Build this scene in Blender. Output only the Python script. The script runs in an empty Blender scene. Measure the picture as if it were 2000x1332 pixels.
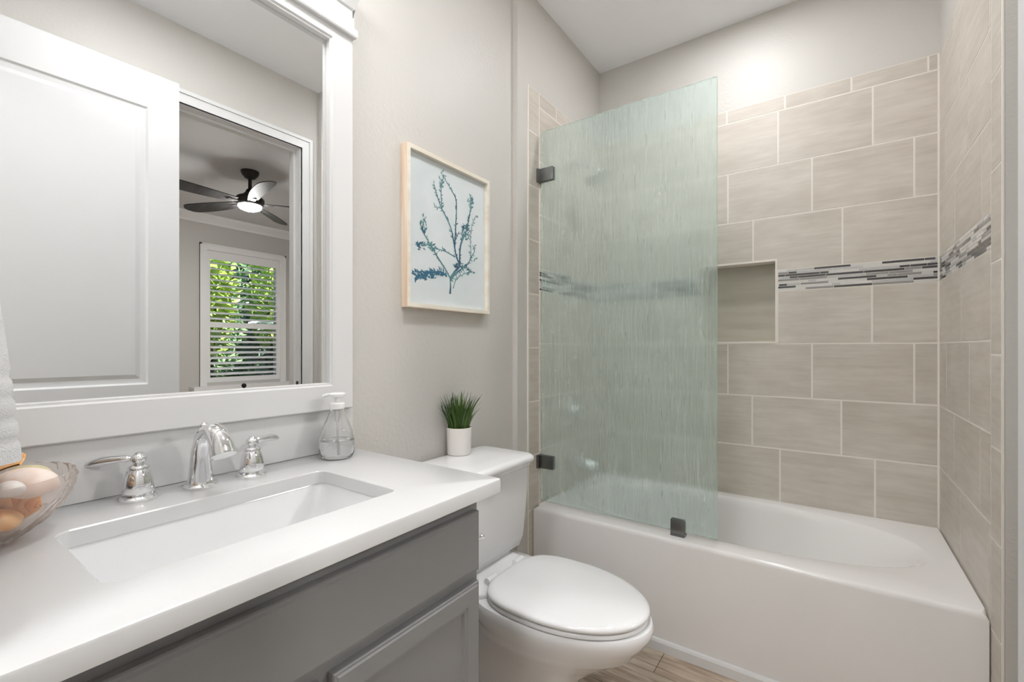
import bpy, bmesh, math, random
from mathutils import Vector, Matrix
R = math.radians
PI = math.pi
scene = bpy.context.scene
C = scene.collection

# ------------------------------------------------------------------ camera, world, exposure
cam_data = bpy.data.cameras.new('camera')
cam_data.sensor_width = 36.0
cam_data.lens = 36.0 * 890.0 / 2000.0
cam_data.shift_y = 14.0 / 2000.0
cam_data.clip_start = 0.01
camera = bpy.data.objects.new('camera', cam_data)
C.objects.link(camera)
camera.location = (1.1615, 0.0, 1.195)
camera.rotation_euler = (R(90), 0, R(35.19))
scene.camera = camera

world = bpy.data.worlds.new('world')
scene.world = world
world.use_nodes = True
wn = world.node_tree.nodes
wl = world.node_tree.links
wn.clear()
w_out = wn.new('ShaderNodeOutputWorld')
w_bg = wn.new('ShaderNodeBackground')
w_sky = wn.new('ShaderNodeTexSky')
w_sky.sky_type = 'HOSEK_WILKIE'
w_sky.sun_direction = Vector((-0.45, 0.25, 0.85)).normalized()
w_sky.turbidity = 3.0
w_bg.inputs['Strength'].default_value = 3.3
wl.new(w_sky.outputs[0], w_bg.inputs['Color'])
wl.new(w_bg.outputs[0], w_out.inputs['Surface'])

sun_data = bpy.data.lights.new('sun', 'SUN')
sun_data.energy = 9.0
sun_data.angle = R(1.0)
sun = bpy.data.objects.new('sun', sun_data)
C.objects.link(sun)
sun.location = (8, 3, 8)
sun.rotation_euler = Vector((-0.45, 0.25, 0.85)).to_track_quat('Z', 'Y').to_euler()

scene.view_settings.view_transform = 'Standard'
scene.view_settings.look = 'None'
scene.view_settings.gamma = 1.0
scene.view_settings.use_curve_mapping = False
scene.view_settings.exposure = 0.77
scene.cycles.use_denoising = True
scene.cycles.max_bounces = 14
scene.cycles.diffuse_bounces = 6
scene.cycles.transmission_bounces = 12
scene.cycles.glossy_bounces = 8
scene.cycles.sample_clamp_indirect = 6.0

# emission strengths of lamps and added fills (W per m2 per sr)
CAN_ALCOVE, FILL_ROOM, BULB, FILL_HALL, CAN_BED = 108.0, 27.0, 12.0, 28.0, 300.0

# ------------------------------------------------------------------ helpers
rng = random.Random(7)


def lin(r, g, b):
    f = lambda c: (c / 255 / 12.92) if c / 255 <= 0.04045 else ((c / 255 + 0.055) / 1.055) ** 2.4
    return (f(r), f(g), f(b), 1.0)


MATS = {}


def mat(name, col, rough=0.5, metal=0.0, spec=0.5, bump=None, trans=0.0, ior=1.45, coat=0.0, noise=None, emit=None):
    """bump = (scale, strength, distance); noise = (scale_vec, other_colour, amount)"""
    m = bpy.data.materials.new(name)
    m.use_nodes = True
    nt = m.node_tree
    b = nt.nodes['Principled BSDF']
    b.inputs['Base Color'].default_value = col
    b.inputs['Roughness'].default_value = rough
    b.inputs['Metallic'].default_value = metal
    b.inputs['Specular IOR Level'].default_value = spec
    b.inputs['Transmission Weight'].default_value = trans
    b.inputs['IOR'].default_value = ior
    b.inputs['Coat Weight'].default_value = coat
    tc = nt.nodes.new('ShaderNodeTexCoord')
    if noise:
        sc, other, lo, hi = noise
        mp = nt.nodes.new('ShaderNodeMapping')
        mp.inputs['Scale'].default_value = sc
        nt.links.new(tc.outputs['Object'], mp.inputs['Vector'])
        n = nt.nodes.new('ShaderNodeTexNoise')
        n.inputs['Scale'].default_value = 1.0
        n.inputs['Detail'].default_value = 5.0
        nt.links.new(mp.outputs[0], n.inputs['Vector'])
        mr = nt.nodes.new('ShaderNodeMapRange')
        mr.inputs['From Min'].default_value = lo
        mr.inputs['From Max'].default_value = hi
        nt.links.new(n.outputs['Fac'], mr.inputs['Value'])
        mx = nt.nodes.new('ShaderNodeMix')
        mx.data_type = 'RGBA'
        mx.inputs[6].default_value = col
        mx.inputs[7].default_value = other
        nt.links.new(mr.outputs[0], mx.inputs[0])
        nt.links.new(mx.outputs[2], b.inputs['Base Color'])
    if bump:
        n = nt.nodes.new('ShaderNodeTexNoise')
        n.inputs['Scale'].default_value = bump[0]
        n.inputs['Detail'].default_value = 3.0
        nt.links.new(tc.outputs['Object'], n.inputs['Vector'])
        bp = nt.nodes.new('ShaderNodeBump')
        bp.inputs['Strength'].default_value = bump[1]
        bp.inputs['Distance'].default_value = bump[2]
        nt.links.new(n.outputs['Fac'], bp.inputs['Height'])
        nt.links.new(bp.outputs[0], b.inputs['Normal'])
    if emit:
        b.inputs['Emission Color'].default_value = emit[0]
        b.inputs['Emission Strength'].default_value = emit[1]
    MATS[name] = m
    return m


M_WALL = mat('greige_paint', lin(205, 202, 197), 0.44, spec=0.4, bump=(75, 0.5, 0.003))
M_CEIL = mat('ceiling_paint', lin(248, 249, 252), 0.6, spec=0.3, bump=(150, 0.15, 0.001))
M_WHITE = mat('white_trim_paint', lin(222, 222, 222), 0.35, spec=0.45)
M_DOORW = mat('white_door_paint', lin(212, 212, 213), 0.4, spec=0.4)
M_QUARTZ = mat('white_quartz', lin(213, 213, 213), 0.16, spec=0.5, noise=((130, 130, 130), lin(206, 206, 206), 0.64, 0.8))
M_CERAM = mat('white_ceramic', lin(232, 232, 233), 0.08, spec=0.5)
M_TUB = mat('white_tub_enamel', lin(230, 228, 226), 0.14, spec=0.5)
M_CAB = mat('grey_cabinet_paint', lin(134, 134, 135), 0.33, spec=0.45, bump=(300, 0.05, 0.0005))
M_CABIN = mat('dark_cabinet_inside', lin(60, 60, 60), 0.6)
M_CHROME = mat('chrome', (0.86, 0.86, 0.87, 1), 0.05, metal=1.0)
M_NICKEL = mat('brushed_nickel', lin(128, 130, 130), 0.32, metal=1.0)
M_BLACK = mat('black_metal', lin(28, 28, 28), 0.4, spec=0.5)
M_BRONZE = mat('dark_bronze', lin(48, 46, 46), 0.4, metal=0.3)
M_BLADE = mat('dark_wood_blade', lin(52, 50, 50), 0.5, noise=((2, 40, 10), lin(36, 35, 35), 0.4, 0.6))
M_MIRROR = mat('mirror_silver', (0.93, 0.94, 0.94, 1), 0.0, metal=1.0)
M_GROUT = mat('pale_grout', lin(232, 227, 219), 0.8, spec=0.2)
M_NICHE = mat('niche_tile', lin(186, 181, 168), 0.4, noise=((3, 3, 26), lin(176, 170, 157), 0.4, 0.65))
M_POT = mat('white_pot', lin(232, 228, 224), 0.45)
M_SOIL = mat('dark_soil', lin(38, 34, 28), 0.9)
M_GRASS = mat('artificial_grass', lin(78, 108, 40), 0.45, noise=((14, 14, 6), lin(44, 70, 26), 0.4, 0.65))
M_FRAME = mat('pale_wood', lin(232, 204, 176), 0.45, noise=((40, 40, 4), lin(240, 228, 212), 0.4, 0.65))
M_PAPER = mat('blue_grey_paper', lin(220, 226, 228), 0.85, noise=((7, 7, 7), lin(213, 221, 223), 0.4, 0.65))
M_INK = mat('teal_ink', lin(96, 140, 144), 0.85, noise=((18, 18, 18), lin(58, 96, 116), 0.45, 0.62))
M_INK2 = mat('navy_ink', lin(60, 108, 132), 0.85)
M_TOWEL = mat('white_terry', lin(228, 228, 228), 0.95, spec=0.1, bump=(420, 0.6, 0.004))
M_HALLW = mat('hall_paint', lin(215, 212, 206), 0.6)
M_BEDW = mat('bedroom_paint', lin(186, 184, 180), 0.6, bump=(160, 0.1, 0.001))
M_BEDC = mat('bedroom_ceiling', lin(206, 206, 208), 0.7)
M_PLAST = mat('white_plastic', lin(238, 238, 238), 0.3)
M_LEAF1 = mat('yellow_green_leaf', lin(176, 200, 96), 0.5)
M_LEAF2 = mat('mid_green_leaf', lin(140, 174, 116), 0.5)
M_LEAF3 = mat('dark_green_leaf', lin(104, 132, 108), 0.45)
M_LEAF4 = mat('pale_grey_green_leaf', lin(200, 214, 204), 0.45)
M_MULCH = mat('dark_mulch', lin(58, 52, 46), 0.95, bump=(30, 0.6, 0.03))
M_TRUNK = mat('bark', lin(92, 78, 62), 0.9)
M_LAMP = mat('frosted_lamp', (1, 1, 1, 1), 0.4, emit=((1.0, 0.99, 0.975, 1), BULB))
M_CAN_A = mat('alcove_lens', (1, 1, 1, 1), 0.4, emit=((0.985, 0.99, 1.0, 1), CAN_ALCOVE))
M_FILL_R = mat('room_fill', (1, 1, 1, 1), 0.4, emit=((0.985, 0.99, 1.0, 1), FILL_ROOM))
M_FILL_H = mat('hall_fill', (1, 1, 1, 1), 0.4, emit=((0.985, 0.99, 1.0, 1), FILL_HALL))
M_FANL = mat('fan_lamp', (1, 1, 1, 1), 0.4, emit=((1.0, 0.98, 0.95, 1), CAN_BED))


def glass_mat(name, col, rough, ior, streak=False):
    m = mat(name, col, rough, trans=1.0, ior=ior)
    if streak:
        nt = m.node_tree
        b = nt.nodes['Principled BSDF']
        tc = nt.nodes.new('ShaderNodeTexCoord')
        mp = nt.nodes.new('ShaderNodeMapping')
        mp.inputs['Scale'].default_value = (150, 150, 9)
        nt.links.new(tc.outputs['Object'], mp.inputs['Vector'])
        n = nt.nodes.new('ShaderNodeTexNoise')
        n.inputs['Scale'].default_value = 1.0
        n.inputs['Detail'].default_value = 2.0
        nt.links.new(mp.outputs[0], n.inputs['Vector'])
        bp = nt.nodes.new('ShaderNodeBump')
        bp.inputs['Strength'].default_value = 0.45
        bp.inputs['Distance'].default_value = 0.005
        nt.links.new(n.outputs['Fac'], bp.inputs['Height'])
        nt.links.new(bp.outputs[0], b.inputs['Normal'])
        mr = nt.nodes.new('ShaderNodeMapRange')
        mr.inputs['From Min'].default_value = 0.35
        mr.inputs['From Max'].default_value = 0.65
        nt.links.new(n.outputs['Fac'], mr.inputs['Value'])
        mx = nt.nodes.new('ShaderNodeMix')
        mx.data_type = 'RGBA'
        mx.inputs[6].default_value = (col[0] * 0.97, col[1] * 0.98, col[2] * 0.98, 1)
        mx.inputs[7].default_value = (min(1, col[0] * 1.05), min(1, col[1] * 1.02), min(1, col[2] * 1.02), 1)
        nt.links.new(mr.outputs[0], mx.inputs[0])
        nt.links.new(mx.outputs[2], b.inputs['Base Color'])
    return m


M_RAIN = glass_mat('rain_glass', (0.895, 1.0, 0.985, 1), 0.21, 1.22, True)
_nt = M_RAIN.node_tree
_tr = _nt.nodes.new('ShaderNodeBsdfTranslucent')
_tr.inputs['Color'].default_value = (0.82, 0.99, 0.95, 1)
_df = _nt.nodes.new('ShaderNodeBsdfDiffuse')
_df.inputs['Color'].default_value = (0.80, 0.97, 0.93, 1)
_ms = _nt.nodes.new('ShaderNodeMixShader')
_ms.inputs[0].default_value = 0.45
_mx = _nt.nodes.new('ShaderNodeMixShader')
_nz = [n_ for n_ in _nt.nodes if n_.type == 'TEX_NOISE'][0]
_mr = _nt.nodes.new('ShaderNodeMapRange')
_mr.inputs['From Min'].default_value = 0.42
_mr.inputs['From Max'].default_value = 0.72
_mr.inputs['To Min'].default_value = 0.10
_mr.inputs['To Max'].default_value = 0.27
_nt.links.new(_nz.outputs['Fac'], _mr.inputs['Value'])
_nt.links.new(_mr.outputs[0], _mx.inputs[0])
_nt.links.new(_df.outputs[0], _ms.inputs[1])
_nt.links.new(_tr.outputs[0], _ms.inputs[2])
_nt.links.new(_nt.nodes['Principled BSDF'].outputs[0], _mx.inputs[1])
_nt.links.new(_ms.outputs[0], _mx.inputs[2])
_nt.links.new(_mx.outputs[0], _nt.nodes['Material Output'].inputs['Surface'])
M_EDGE = glass_mat('clear_glass', (0.99, 0.99, 0.99, 1), 0.0, 1.45)
M_BOWL = glass_mat('peach_glass', (1.0, 0.992, 0.986, 1), 0.04, 1.10)
_nt = M_BOWL.node_tree
_tr = _nt.nodes.new('ShaderNodeBsdfDiffuse')
_tr.inputs['Color'].default_value = lin(255, 240, 230)
_mx = _nt.nodes.new('ShaderNodeMixShader')
_mx.inputs[0].default_value = 0.12
_nt.links.new(_nt.nodes['Principled BSDF'].outputs[0], _mx.inputs[1])
_nt.links.new(_tr.outputs[0], _mx.inputs[2])
_nt.links.new(_mx.outputs[0], _nt.nodes['Material Output'].inputs['Surface'])
M_LIQ = glass_mat('clear_soap', (0.95, 0.96, 0.965, 1), 0.0, 1.36)


def tile_material():
    m = mat('stone_tile', lin(193, 184, 172), 0.36, spec=0.45)
    nt = m.node_tree
    b = nt.nodes['Principled BSDF']
    tc = nt.nodes.new('ShaderNodeTexCoord')
    at = nt.nodes.new('ShaderNodeAttribute')
    at.attribute_name = 'tint'
    cmb = nt.nodes.new('ShaderNodeCombineXYZ')
    ml = nt.nodes.new('ShaderNodeMath')
    ml.operation = 'MULTIPLY'
    ml.inputs[1].default_value = 37.0
    nt.links.new(at.outputs['Fac'], ml.inputs[0])
    for i in range(3):
        nt.links.new(ml.outputs[0], cmb.inputs[i])
    ad = nt.nodes.new('ShaderNodeVectorMath')
    ad.operation = 'ADD'
    nt.links.new(tc.outputs['Object'], ad.inputs[0])
    nt.links.new(cmb.outputs[0], ad.inputs[1])

    def noise(scale, detail):
        mp = nt.nodes.new('ShaderNodeMapping')
        mp.inputs['Scale'].default_value = scale
        nt.links.new(ad.outputs[0], mp.inputs['Vector'])
        n = nt.nodes.new('ShaderNodeTexNoise')
        n.inputs['Scale'].default_value = 1.0
        n.inputs['Detail'].default_value = detail
        n.inputs['Roughness'].default_value = 0.6
        nt.links.new(mp.outputs[0], n.inputs['Vector'])
        return n
    n1 = noise((6, 6, 55), 6)
    n2 = noise((4, 4, 9), 3)
    mixv = nt.nodes.new('ShaderNodeMath')
    mixv.operation = 'ADD'
    nt.links.new(n1.outputs['Fac'], mixv.inputs[0])
    nt.links.new(n2.outputs['Fac'], mixv.inputs[1])
    t2 = nt.nodes.new('ShaderNodeMath')
    t2.operation = 'MULTIPLY_ADD'
    t2.inputs[1].default_value = 0.18
    nt.links.new(at.outputs['Fac'], t2.inputs[0])
    nt.links.new(mixv.outputs[0], t2.inputs[2])
    cr = nt.nodes.new('ShaderNodeValToRGB')
    e = cr.color_ramp.elements
    e[0].position = 0.38
    e[0].color = lin(190, 182, 171)
    e[1].position = 0.72
    e[1].color = lin(213, 206, 197)
    mr = nt.nodes.new('ShaderNodeMath')
    mr.operation = 'MULTIPLY'
    mr.inputs[1].default_value = 0.5
    nt.links.new(t2.outputs[0], mr.inputs[0])
    nt.links.new(mr.outputs[0], cr.inputs['Fac'])
    nt.links.new(cr.outputs['Color'], b.inputs['Base Color'])
    return m


M_TILE = tile_material()
M_MOS = [mat('mosaic_charcoal', lin(78, 78, 80), 0.2), mat('mosaic_grey', lin(150, 148, 147), 0.25),
         mat('mosaic_silver', lin(192, 192, 192), 0.2), mat('mosaic_pale', lin(214, 212, 209), 0.3)]


def floor_material():
    m = mat('wood_look_planks', lin(170, 150, 130), 0.4, spec=0.4)
    nt = m.node_tree
    b = nt.nodes['Principled BSDF']
    tc = nt.nodes.new('ShaderNodeTexCoord')
    br = nt.nodes.new('ShaderNodeTexBrick')
    br.inputs['Scale'].default_value = 1.0
    br.inputs['Brick Width'].default_value = 0.62
    br.inputs['Row Height'].default_value = 0.152
    br.inputs['Mortar Size'].default_value = 0.0018
    br.inputs['Color1'].default_value = lin(210, 202, 190)
    br.inputs['Color2'].default_value = lin(196, 180, 164)
    br.inputs['Mortar'].default_value = lin(128, 118, 106)
    br.offset = 0.37
    nt.links.new(tc.outputs['Object'], br.inputs['Vector'])
    mp = nt.nodes.new('ShaderNodeMapping')
    mp.inputs['Scale'].default_value = (5, 42, 1)
    nt.links.new(tc.outputs['Object'], mp.inputs['Vector'])
    n = nt.nodes.new('ShaderNodeTexNoise')
    n.inputs['Scale'].default_value = 1.0
    n.inputs['Detail'].default_value = 6
    n.inputs['Distortion'].default_value = 0.6
    nt.links.new(mp.outputs[0], n.inputs['Vector'])
    cr = nt.nodes.new('ShaderNodeValToRGB')
    cr.color_ramp.elements[0].position = 0.35
    cr.color_ramp.elements[0].color = lin(176, 158, 140)
    cr.color_ramp.elements[1].position = 0.65
    cr.color_ramp.elements[1].color = lin(255, 250, 244)
    nt.links.new(n.outputs['Fac'], cr.inputs['Fac'])
    mx = nt.nodes.new('ShaderNodeMix')
    mx.data_type = 'RGBA'
    mx.blend_type = 'MULTIPLY'
    mx.inputs[0].default_value = 0.8
    nt.links.new(br.outputs['Color'], mx.inputs[6])
    nt.links.new(cr.outputs['Color'], mx.inputs[7])
    nt.links.new(mx.outputs[2], b.inputs['Base Color'])
    return m


M_FLOOR = floor_material()


def add_box(bm, x0, x1, y0, y1, z0, z1, mi=0):
    vs = [bm.verts.new((x, y, z)) for x in (x0, x1) for y in (y0, y1) for z in (z0, z1)]
    fs = []
    for q in ((0, 1, 3, 2), (4, 6, 7, 5), (0, 4, 5, 1), (2, 3, 7, 6), (0, 2, 6, 4), (1, 5, 7, 3)):
        f = bm.faces.new([vs[i] for i in q])
        f.material_index = mi
        fs.append(f)
    return vs, fs


def loft(bm, rings, cap0=True, cap1=True, mi=0, closed=True):
    rv = [[bm.verts.new(p) for p in r] for r in rings]
    n = len(rv[0])
    for a, b in zip(rv, rv[1:]):
        for i in range(n if closed else n - 1):
            j = (i + 1) % n
            f = bm.faces.new((a[i], a[j], b[j], b[i]))
            f.material_index = mi
    if cap0:
        bm.faces.new(list(reversed(rv[0]))).material_index = mi
    if cap1:
        bm.faces.new(rv[-1]).material_index = mi
    return rv


def lathe(bm, prof, c=(0, 0, 0), n=40, axis='Z', cap0=True, cap1=True, mi=0):
    """prof = [(radius, height)]"""
    rings = []
    for r, h in prof:
        ring = []
        for i in range(n):
            a = 2 * PI * i / n
            u, v = r * math.cos(a), r * math.sin(a)
            p = {'Z': (u, v, h), 'X': (h, u, v), 'Y': (v, h, u)}[axis]
            ring.append((p[0] + c[0], p[1] + c[1], p[2] + c[2]))
        rings.append(ring)
    return loft(bm, rings, cap0, cap1, mi)


def tube(bm, pts, rad, n=14, mi=0, flat=None):
    """tube through points; rad scalar or list"""
    P = [Vector(p) for p in pts]
    if not isinstance(rad, (list, tuple)):
        rad = [rad] * len(P)
    rings = []
    prev = None
    for i, p in enumerate(P):
        t = (P[min(i + 1, len(P) - 1)] - P[max(i - 1, 0)]).normalized()
        if prev is None:
            ref = Vector((0, 0, 1)) if abs(t.z) < 0.9 else Vector((0, 1, 0))
            u = t.cross(ref).normalized()
        else:
            u = (prev - t * prev.dot(t)).normalized()
        prev = u
        v = t.cross(u)
        s = 1.0 if flat is None else flat
        rings.append([p + (u * math.cos(2 * PI * k / n) + v * s * math.sin(2 * PI * k / n)) * rad[i] for k in range(n)])
    loft(bm, rings, mi=mi)


def smooth_path(pts, m=6):
    """Catmull-Rom through points"""
    P = [Vector(p) for p in pts]
    out = []
    for i in range(len(P) - 1):
        p0, p1, p2, p3 = P[max(i - 1, 0)], P[i], P[i + 1], P[min(i + 2, len(P) - 1)]
        for k in range(m):
            t = k / m
            out.append(0.5 * ((2 * p1) + (p2 - p0) * t + (2 * p0 - 5 * p1 + 4 * p2 - p3) * t * t + (3 * p1 - p0 - 3 * p2 + p3) * t ** 3))
    out.append(P[-1])
    return out


def bevel(bm, w, seg=2, faces=None, angle=30):
    bm.normal_update()
    es = [e for e in bm.edges if len(e.link_faces) == 2 and e.calc_face_angle(0) > R(angle)]
    bmesh.ops.bevel(bm, geom=es, offset=w, segments=seg, affect='EDGES', profile=0.5)


def obj(name, bm, mats, parent=None, smooth=True, angle=35, loc=None):
    bmesh.ops.recalc_face_normals(bm, faces=bm.faces)
    me = bpy.data.meshes.new(name)
    bm.to_mesh(me)
    bm.free()
    for m in (mats if isinstance(mats, (list, tuple)) else [mats]):
        me.materials.append(m)
    if smooth:
        for p in me.polygons:
            p.use_smooth = True
        me.set_sharp_from_angle(angle=R(angle))
    o = bpy.data.objects.new(name, me)
    C.objects.link(o)
    if parent:
        o.parent = parent
        o.matrix_parent_inverse = Matrix.Translation(parent.location).inverted() if loc is None else Matrix()
    if loc is not None:
        o.location = loc
    return o


def tag(o, label, cat, group=None, kind=None):
    o['label'] = label
    o['category'] = cat
    if group:
        o['group'] = group
    if kind:
        o['kind'] = kind
    return o


def thing(name, label, cat, loc=(0, 0, 0), group=None, kind=None):
    o = bpy.data.objects.new(name, None)
    o.empty_display_size = 0.05
    C.objects.link(o)
    o.location = loc
    return tag(o, label, cat, group, kind)


def struct(name, bm, m, label, cat, smooth=False):
    return tag(obj(name, bm, m, smooth=smooth), label, cat, kind='structure')


def boxes(*bs):
    bm = bmesh.new()
    for b in bs:
        add_box(bm, *b)
    return bm


# ------------------------------------------------------------------ room dimensions
H = 2.87            # ceiling
XL = -0.031         # painted wall behind vanity and toilet
XR = 1.5235         # tiled right wall of alcove
XW = 1.558          # painted right wall
YA = 1.695          # where the alcove walls step in
YB = 2.578          # tiled back wall
YF = -0.03          # front wall
TOP = 2.426         # top of the tiling

# ------------------------------------------------------------------ setting: shell
bm = boxes((-0.2, 5.45, -1.9, 4.8, -0.12, 0.0))
struct('floor', bm, M_FLOOR, 'wood-look plank floor running beneath the tub and toilet', 'floor')
bm = boxes((-0.2, XW + 0.06, -1.9, 2.75, H, H + 0.12))
struct('ceiling', bm, M_CEIL, 'flat white ceiling over the bathroom', 'ceiling')
bm = boxes((-0.16, XL, YF - 0.12, YA, 0, H))
struct('wall_left', bm, M_WALL, 'greige painted wall behind the mirror, artwork and toilet', 'wall')
bm = boxes((-0.16, -0.004, YA, YB + 0.16, 0, H))
wall_al = struct('wall_alcove_left', bm, M_WALL, 'left end wall of the tub alcove, behind the glass screen', 'wall')
NX0, NX1, NZ0, NZ1, ND = 0.574, 0.934, 1.222, 1.63, 0.09
bm = boxes((-0.004, NX0, YB + 0.006, YB + 0.16, 0, H), (NX1, XR + 0.004, YB + 0.006, YB + 0.16, 0, H),
           (NX0, NX1, YB + 0.006, YB + 0.16, 0, NZ0), (NX0, NX1, YB + 0.006, YB + 0.16, NZ1, H),
           (NX0, NX1, YB + ND, YB + 0.16, NZ0, NZ1))
wall_b = struct('wall_back', bm, M_WALL, 'back wall of the tub alcove with a recessed niche', 'wall')
bm = boxes((XR + 0.004, XW + 0.12, YA + 0.02, YB + 0.16, 0, H))
wall_ar = struct('wall_alcove_right', bm, M_WALL, 'right end wall of the tub alcove at the foot of the tub', 'wall')
DY0, DY1, DZ = 0.80, 1.60, 2.475
bm = boxes((XW, XW + 0.12, YF - 0.12, DY0, 0, H), (XW, XW + 0.12, DY1, YA + 0.02, 0, H), (XW, XW + 0.12, DY0, DY1, DZ, H))
struct('wall_right', bm, M_WALL, 'greige wall with the bedroom doorway, seen in the mirror', 'wall')
FX0, FX1, FZ = 0.52, 1.40, 2.46
bm = boxes((XL, FX0, YF - 0.12, YF, 0, H), (FX1, XW, YF - 0.12, YF, 0, H), (FX0, FX1, YF - 0.12, YF, FZ, H))
struct('wall_front', bm, M_WALL, 'greige wall around the entrance doorway beside the vanity', 'wall')
# hall outside the entrance doorway
bm = boxes((-0.16, XW + 0.12, -1.9, -1.8, 0, H), (-0.16, -0.06, -1.8, YF - 0.12, 0, H), (XW + 0.06, XW + 0.12, -1.8, YF - 0.12, 0, H))
struct('wall_hall', bm, M_HALLW, 'pale hall walls beyond the entrance doorway', 'wall')
# bedroom
XF = 5.25
WY0, WY1, WZ0, WZ1 = 2.47, 3.41, 0.76, 2.44
bm = boxes((XF, XF + 0.16, -0.3, WY0, 0, H), (XF, XF + 0.16, WY1, 4.7, 0, H), (XF, XF + 0.16, WY0, WY1, 0, WZ0), (XF, XF + 0.16, WY0, WY1, WZ1, H))
struct('wall_bedroom_far', bm, M_BEDW, 'grey bedroom wall around the shuttered window, seen in the mirror', 'wall')
bm = boxes((XW + 0.12, XF, -0.3, -0.15, 0, H), (XW + 0.12, XF, 4.55, 4.7, 0, H), (XW, XW + 0.12, YB + 0.16, 4.7, 0, H))
struct('wall_bedroom_side', bm, M_BEDW, 'grey side walls of the bedroom', 'wall')
bm = boxes((XW + 0.06, XF + 0.16, -0.3, 4.7, H, H + 0.12))
struct('ceiling_bedroom', bm, M_BEDC, 'grey bedroom ceiling above the fan, seen in the mirror', 'ceiling')
bm = bmesh.new()
pr = [(0, 0), (0, -0.11), (-0.015, -0.11), (-0.02, -0.085), (-0.07, -0.03), (-0.075, 0)]
loft(bm, [[(XF + p[0], y, H + p[1]) for p in pr] for y in (-0.15, 4.55)])
struct('trim_1', bm, M_WHITE, 'white crown moulding between bedroom wall and ceiling', 'trim')

# ------------------------------------------------------------------ tiling
G = 0.0068
ROWS = [(2.358, TOP), (2.096, 2.358), (1.840, 2.096), (1.577, 1.840), (1.217, 1.4745), (0.956, 1.217), (0.702, 0.956), (0.440, 0.702)]


def sub_rect(r, hole):
    if hole is None:
        return [r]
    u0, u1, z0, z1 = r
    a0, a1, b0, b1 = hole
    if u1 <= a0 or u0 >= a1 or z1 <= b0 or z0 >= b1:
        return [r]
    out = []
    if u0 < a0:
        out.append((u0, a0, z0, z1))
    if u1 > a1:
        out.append((a1, u1, z0, z1))
    m0, m1 = max(u0, a0), min(u1, a1)
    if z0 < b0:
        out.append((m0, m1, z0, b0))
    if z1 > b1:
        out.append((m0, m1, b1, z1))
    return out


def tiles(name, place, rows, parent, hole=None, column=None):
    """place(u, z, depth) -> xyz ; rows = [(z0, z1, [u joints])]"""
    bm = bmesh.new()
    lay = bm.verts.layers.float.new('tint')
    r2 = random.Random(hash(name) % 1000 if False else len(name))
    rects = []
    for z0, z1, js in rows:
        for a, b in zip(js, js[1:]):
            rects.append((a + G / 2, b - G / 2, z0 + G / 2, z1 - G / 2))
    for r in rects:
        t = r2.random()
        for (u0, u1, z0, z1) in sub_rect(r, hole):
            a = place(u0, z0, 0.0)
            b = place(u1, z1, 0.006)
            lo = [min(a[i], b[i]) for i in range(3)]
            hi = [max(a[i], b[i]) for i in range(3)]
            vs, _ = add_box(bm, lo[0], hi[0], lo[1], hi[1], lo[2], hi[2])
            for v in vs:
                v[lay] = t
    return obj(name, bm, M_TILE, parent, smooth=False)


def joints(first, w, lo, hi):
    js = []
    u = first
    while u > lo + 0.012:
        u -= w
    u += w
    while u < hi - 0.012:
        js.append(u)
        u += w
    return [lo] + js + [hi]


W = 0.3645
wid = [0.2595, W, W, W, W, W, W, W]
back_first = [0.969, 0.940, 1.079, 0.831, 1.302, 1.079, 0.827, 0.948]
right_first = [2.32, 2.205, 2.090, 2.28, 2.181, 2.066, 2.296, 2.197]
left_first = [2.30, 2.22, 2.10, 2.27, 2.19, 2.08, 2.28, 2.21]
rb = [(z[0], z[1], joints(f, w, 0.004, XR - 0.004)) for z, f, w in zip(ROWS, back_first, wid)]
rr = [(z[0], z[1], joints(f, w, 1.819, YB - 0.002)) for z, f, w in zip(ROWS, right_first, wid)]
rl = [(z[0], z[1], joints(f, w, 1.875, YB - 0.002)) for z, f, w in zip(ROWS, left_first, wid)]
pb = lambda u, z, d: (u, YB + 0.005 - d, z)
prt = lambda u, z, d: (XR - 0.001 + 0.006 - d, u, z)
plf = lambda u, z, d: (-0.005 + d, u, z)
hole = (NX0 - 0.006, NX1 + 0.002, NZ0 - 0.003, NZ1 + 0.004)
tiles('tiling', pb, rb, wall_b, hole)
tiles('tiling', prt, rr, wall_ar)
tiles('tiling', plf, rl, wall_al)
colz = [TOP] + [2.195 - 0.2545 * k for k in range(0, 9)]
colz = [c for c in colz if c > 0.02] + [0.0]
colrows = lambda u0, u1, dz: [(b + (dz if b > 0.01 else 0), a + (dz if a < TOP - .01 else 0), [u0, u1]) for a, b in zip(colz, colz[1:])]
tiles('edge_tiles', prt, colrows(1.722, 1.819, 0.0), wall_ar)
tiles('edge_tiles', plf, colrows(1.780, 1.875, 0.02), wall_al)
# grout beds, 1.5 mm behind the tile faces
obj('grout', boxes((0.0, NX0 - 0.004, YB - 0.0002, YB + 0.0055, 0.0, TOP - 0.001), (NX1 + 0.002, XR, YB - 0.0002, YB + 0.0055, 0.0, TOP - 0.001),
                   (NX0 - 0.004, NX1 + 0.002, YB - 0.0002, YB + 0.0055, 0.0, NZ0), (NX0 - 0.004, NX1 + 0.002, YB - 0.0002, YB + 0.0055, NZ1, TOP - 0.001)), M_GROUT, wall_b, smooth=False)
obj('grout', boxes((XR - 0.0002, XR + 0.0045, 1.715, YB, 0.0, TOP - 0.001)), M_GROUT, wall_ar, smooth=False)
obj('grout', boxes((-0.0045, 0.0003, 1.775, YB, 0.0, TOP - 0.001)), M_GROUT, wall_al, smooth=False)
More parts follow.
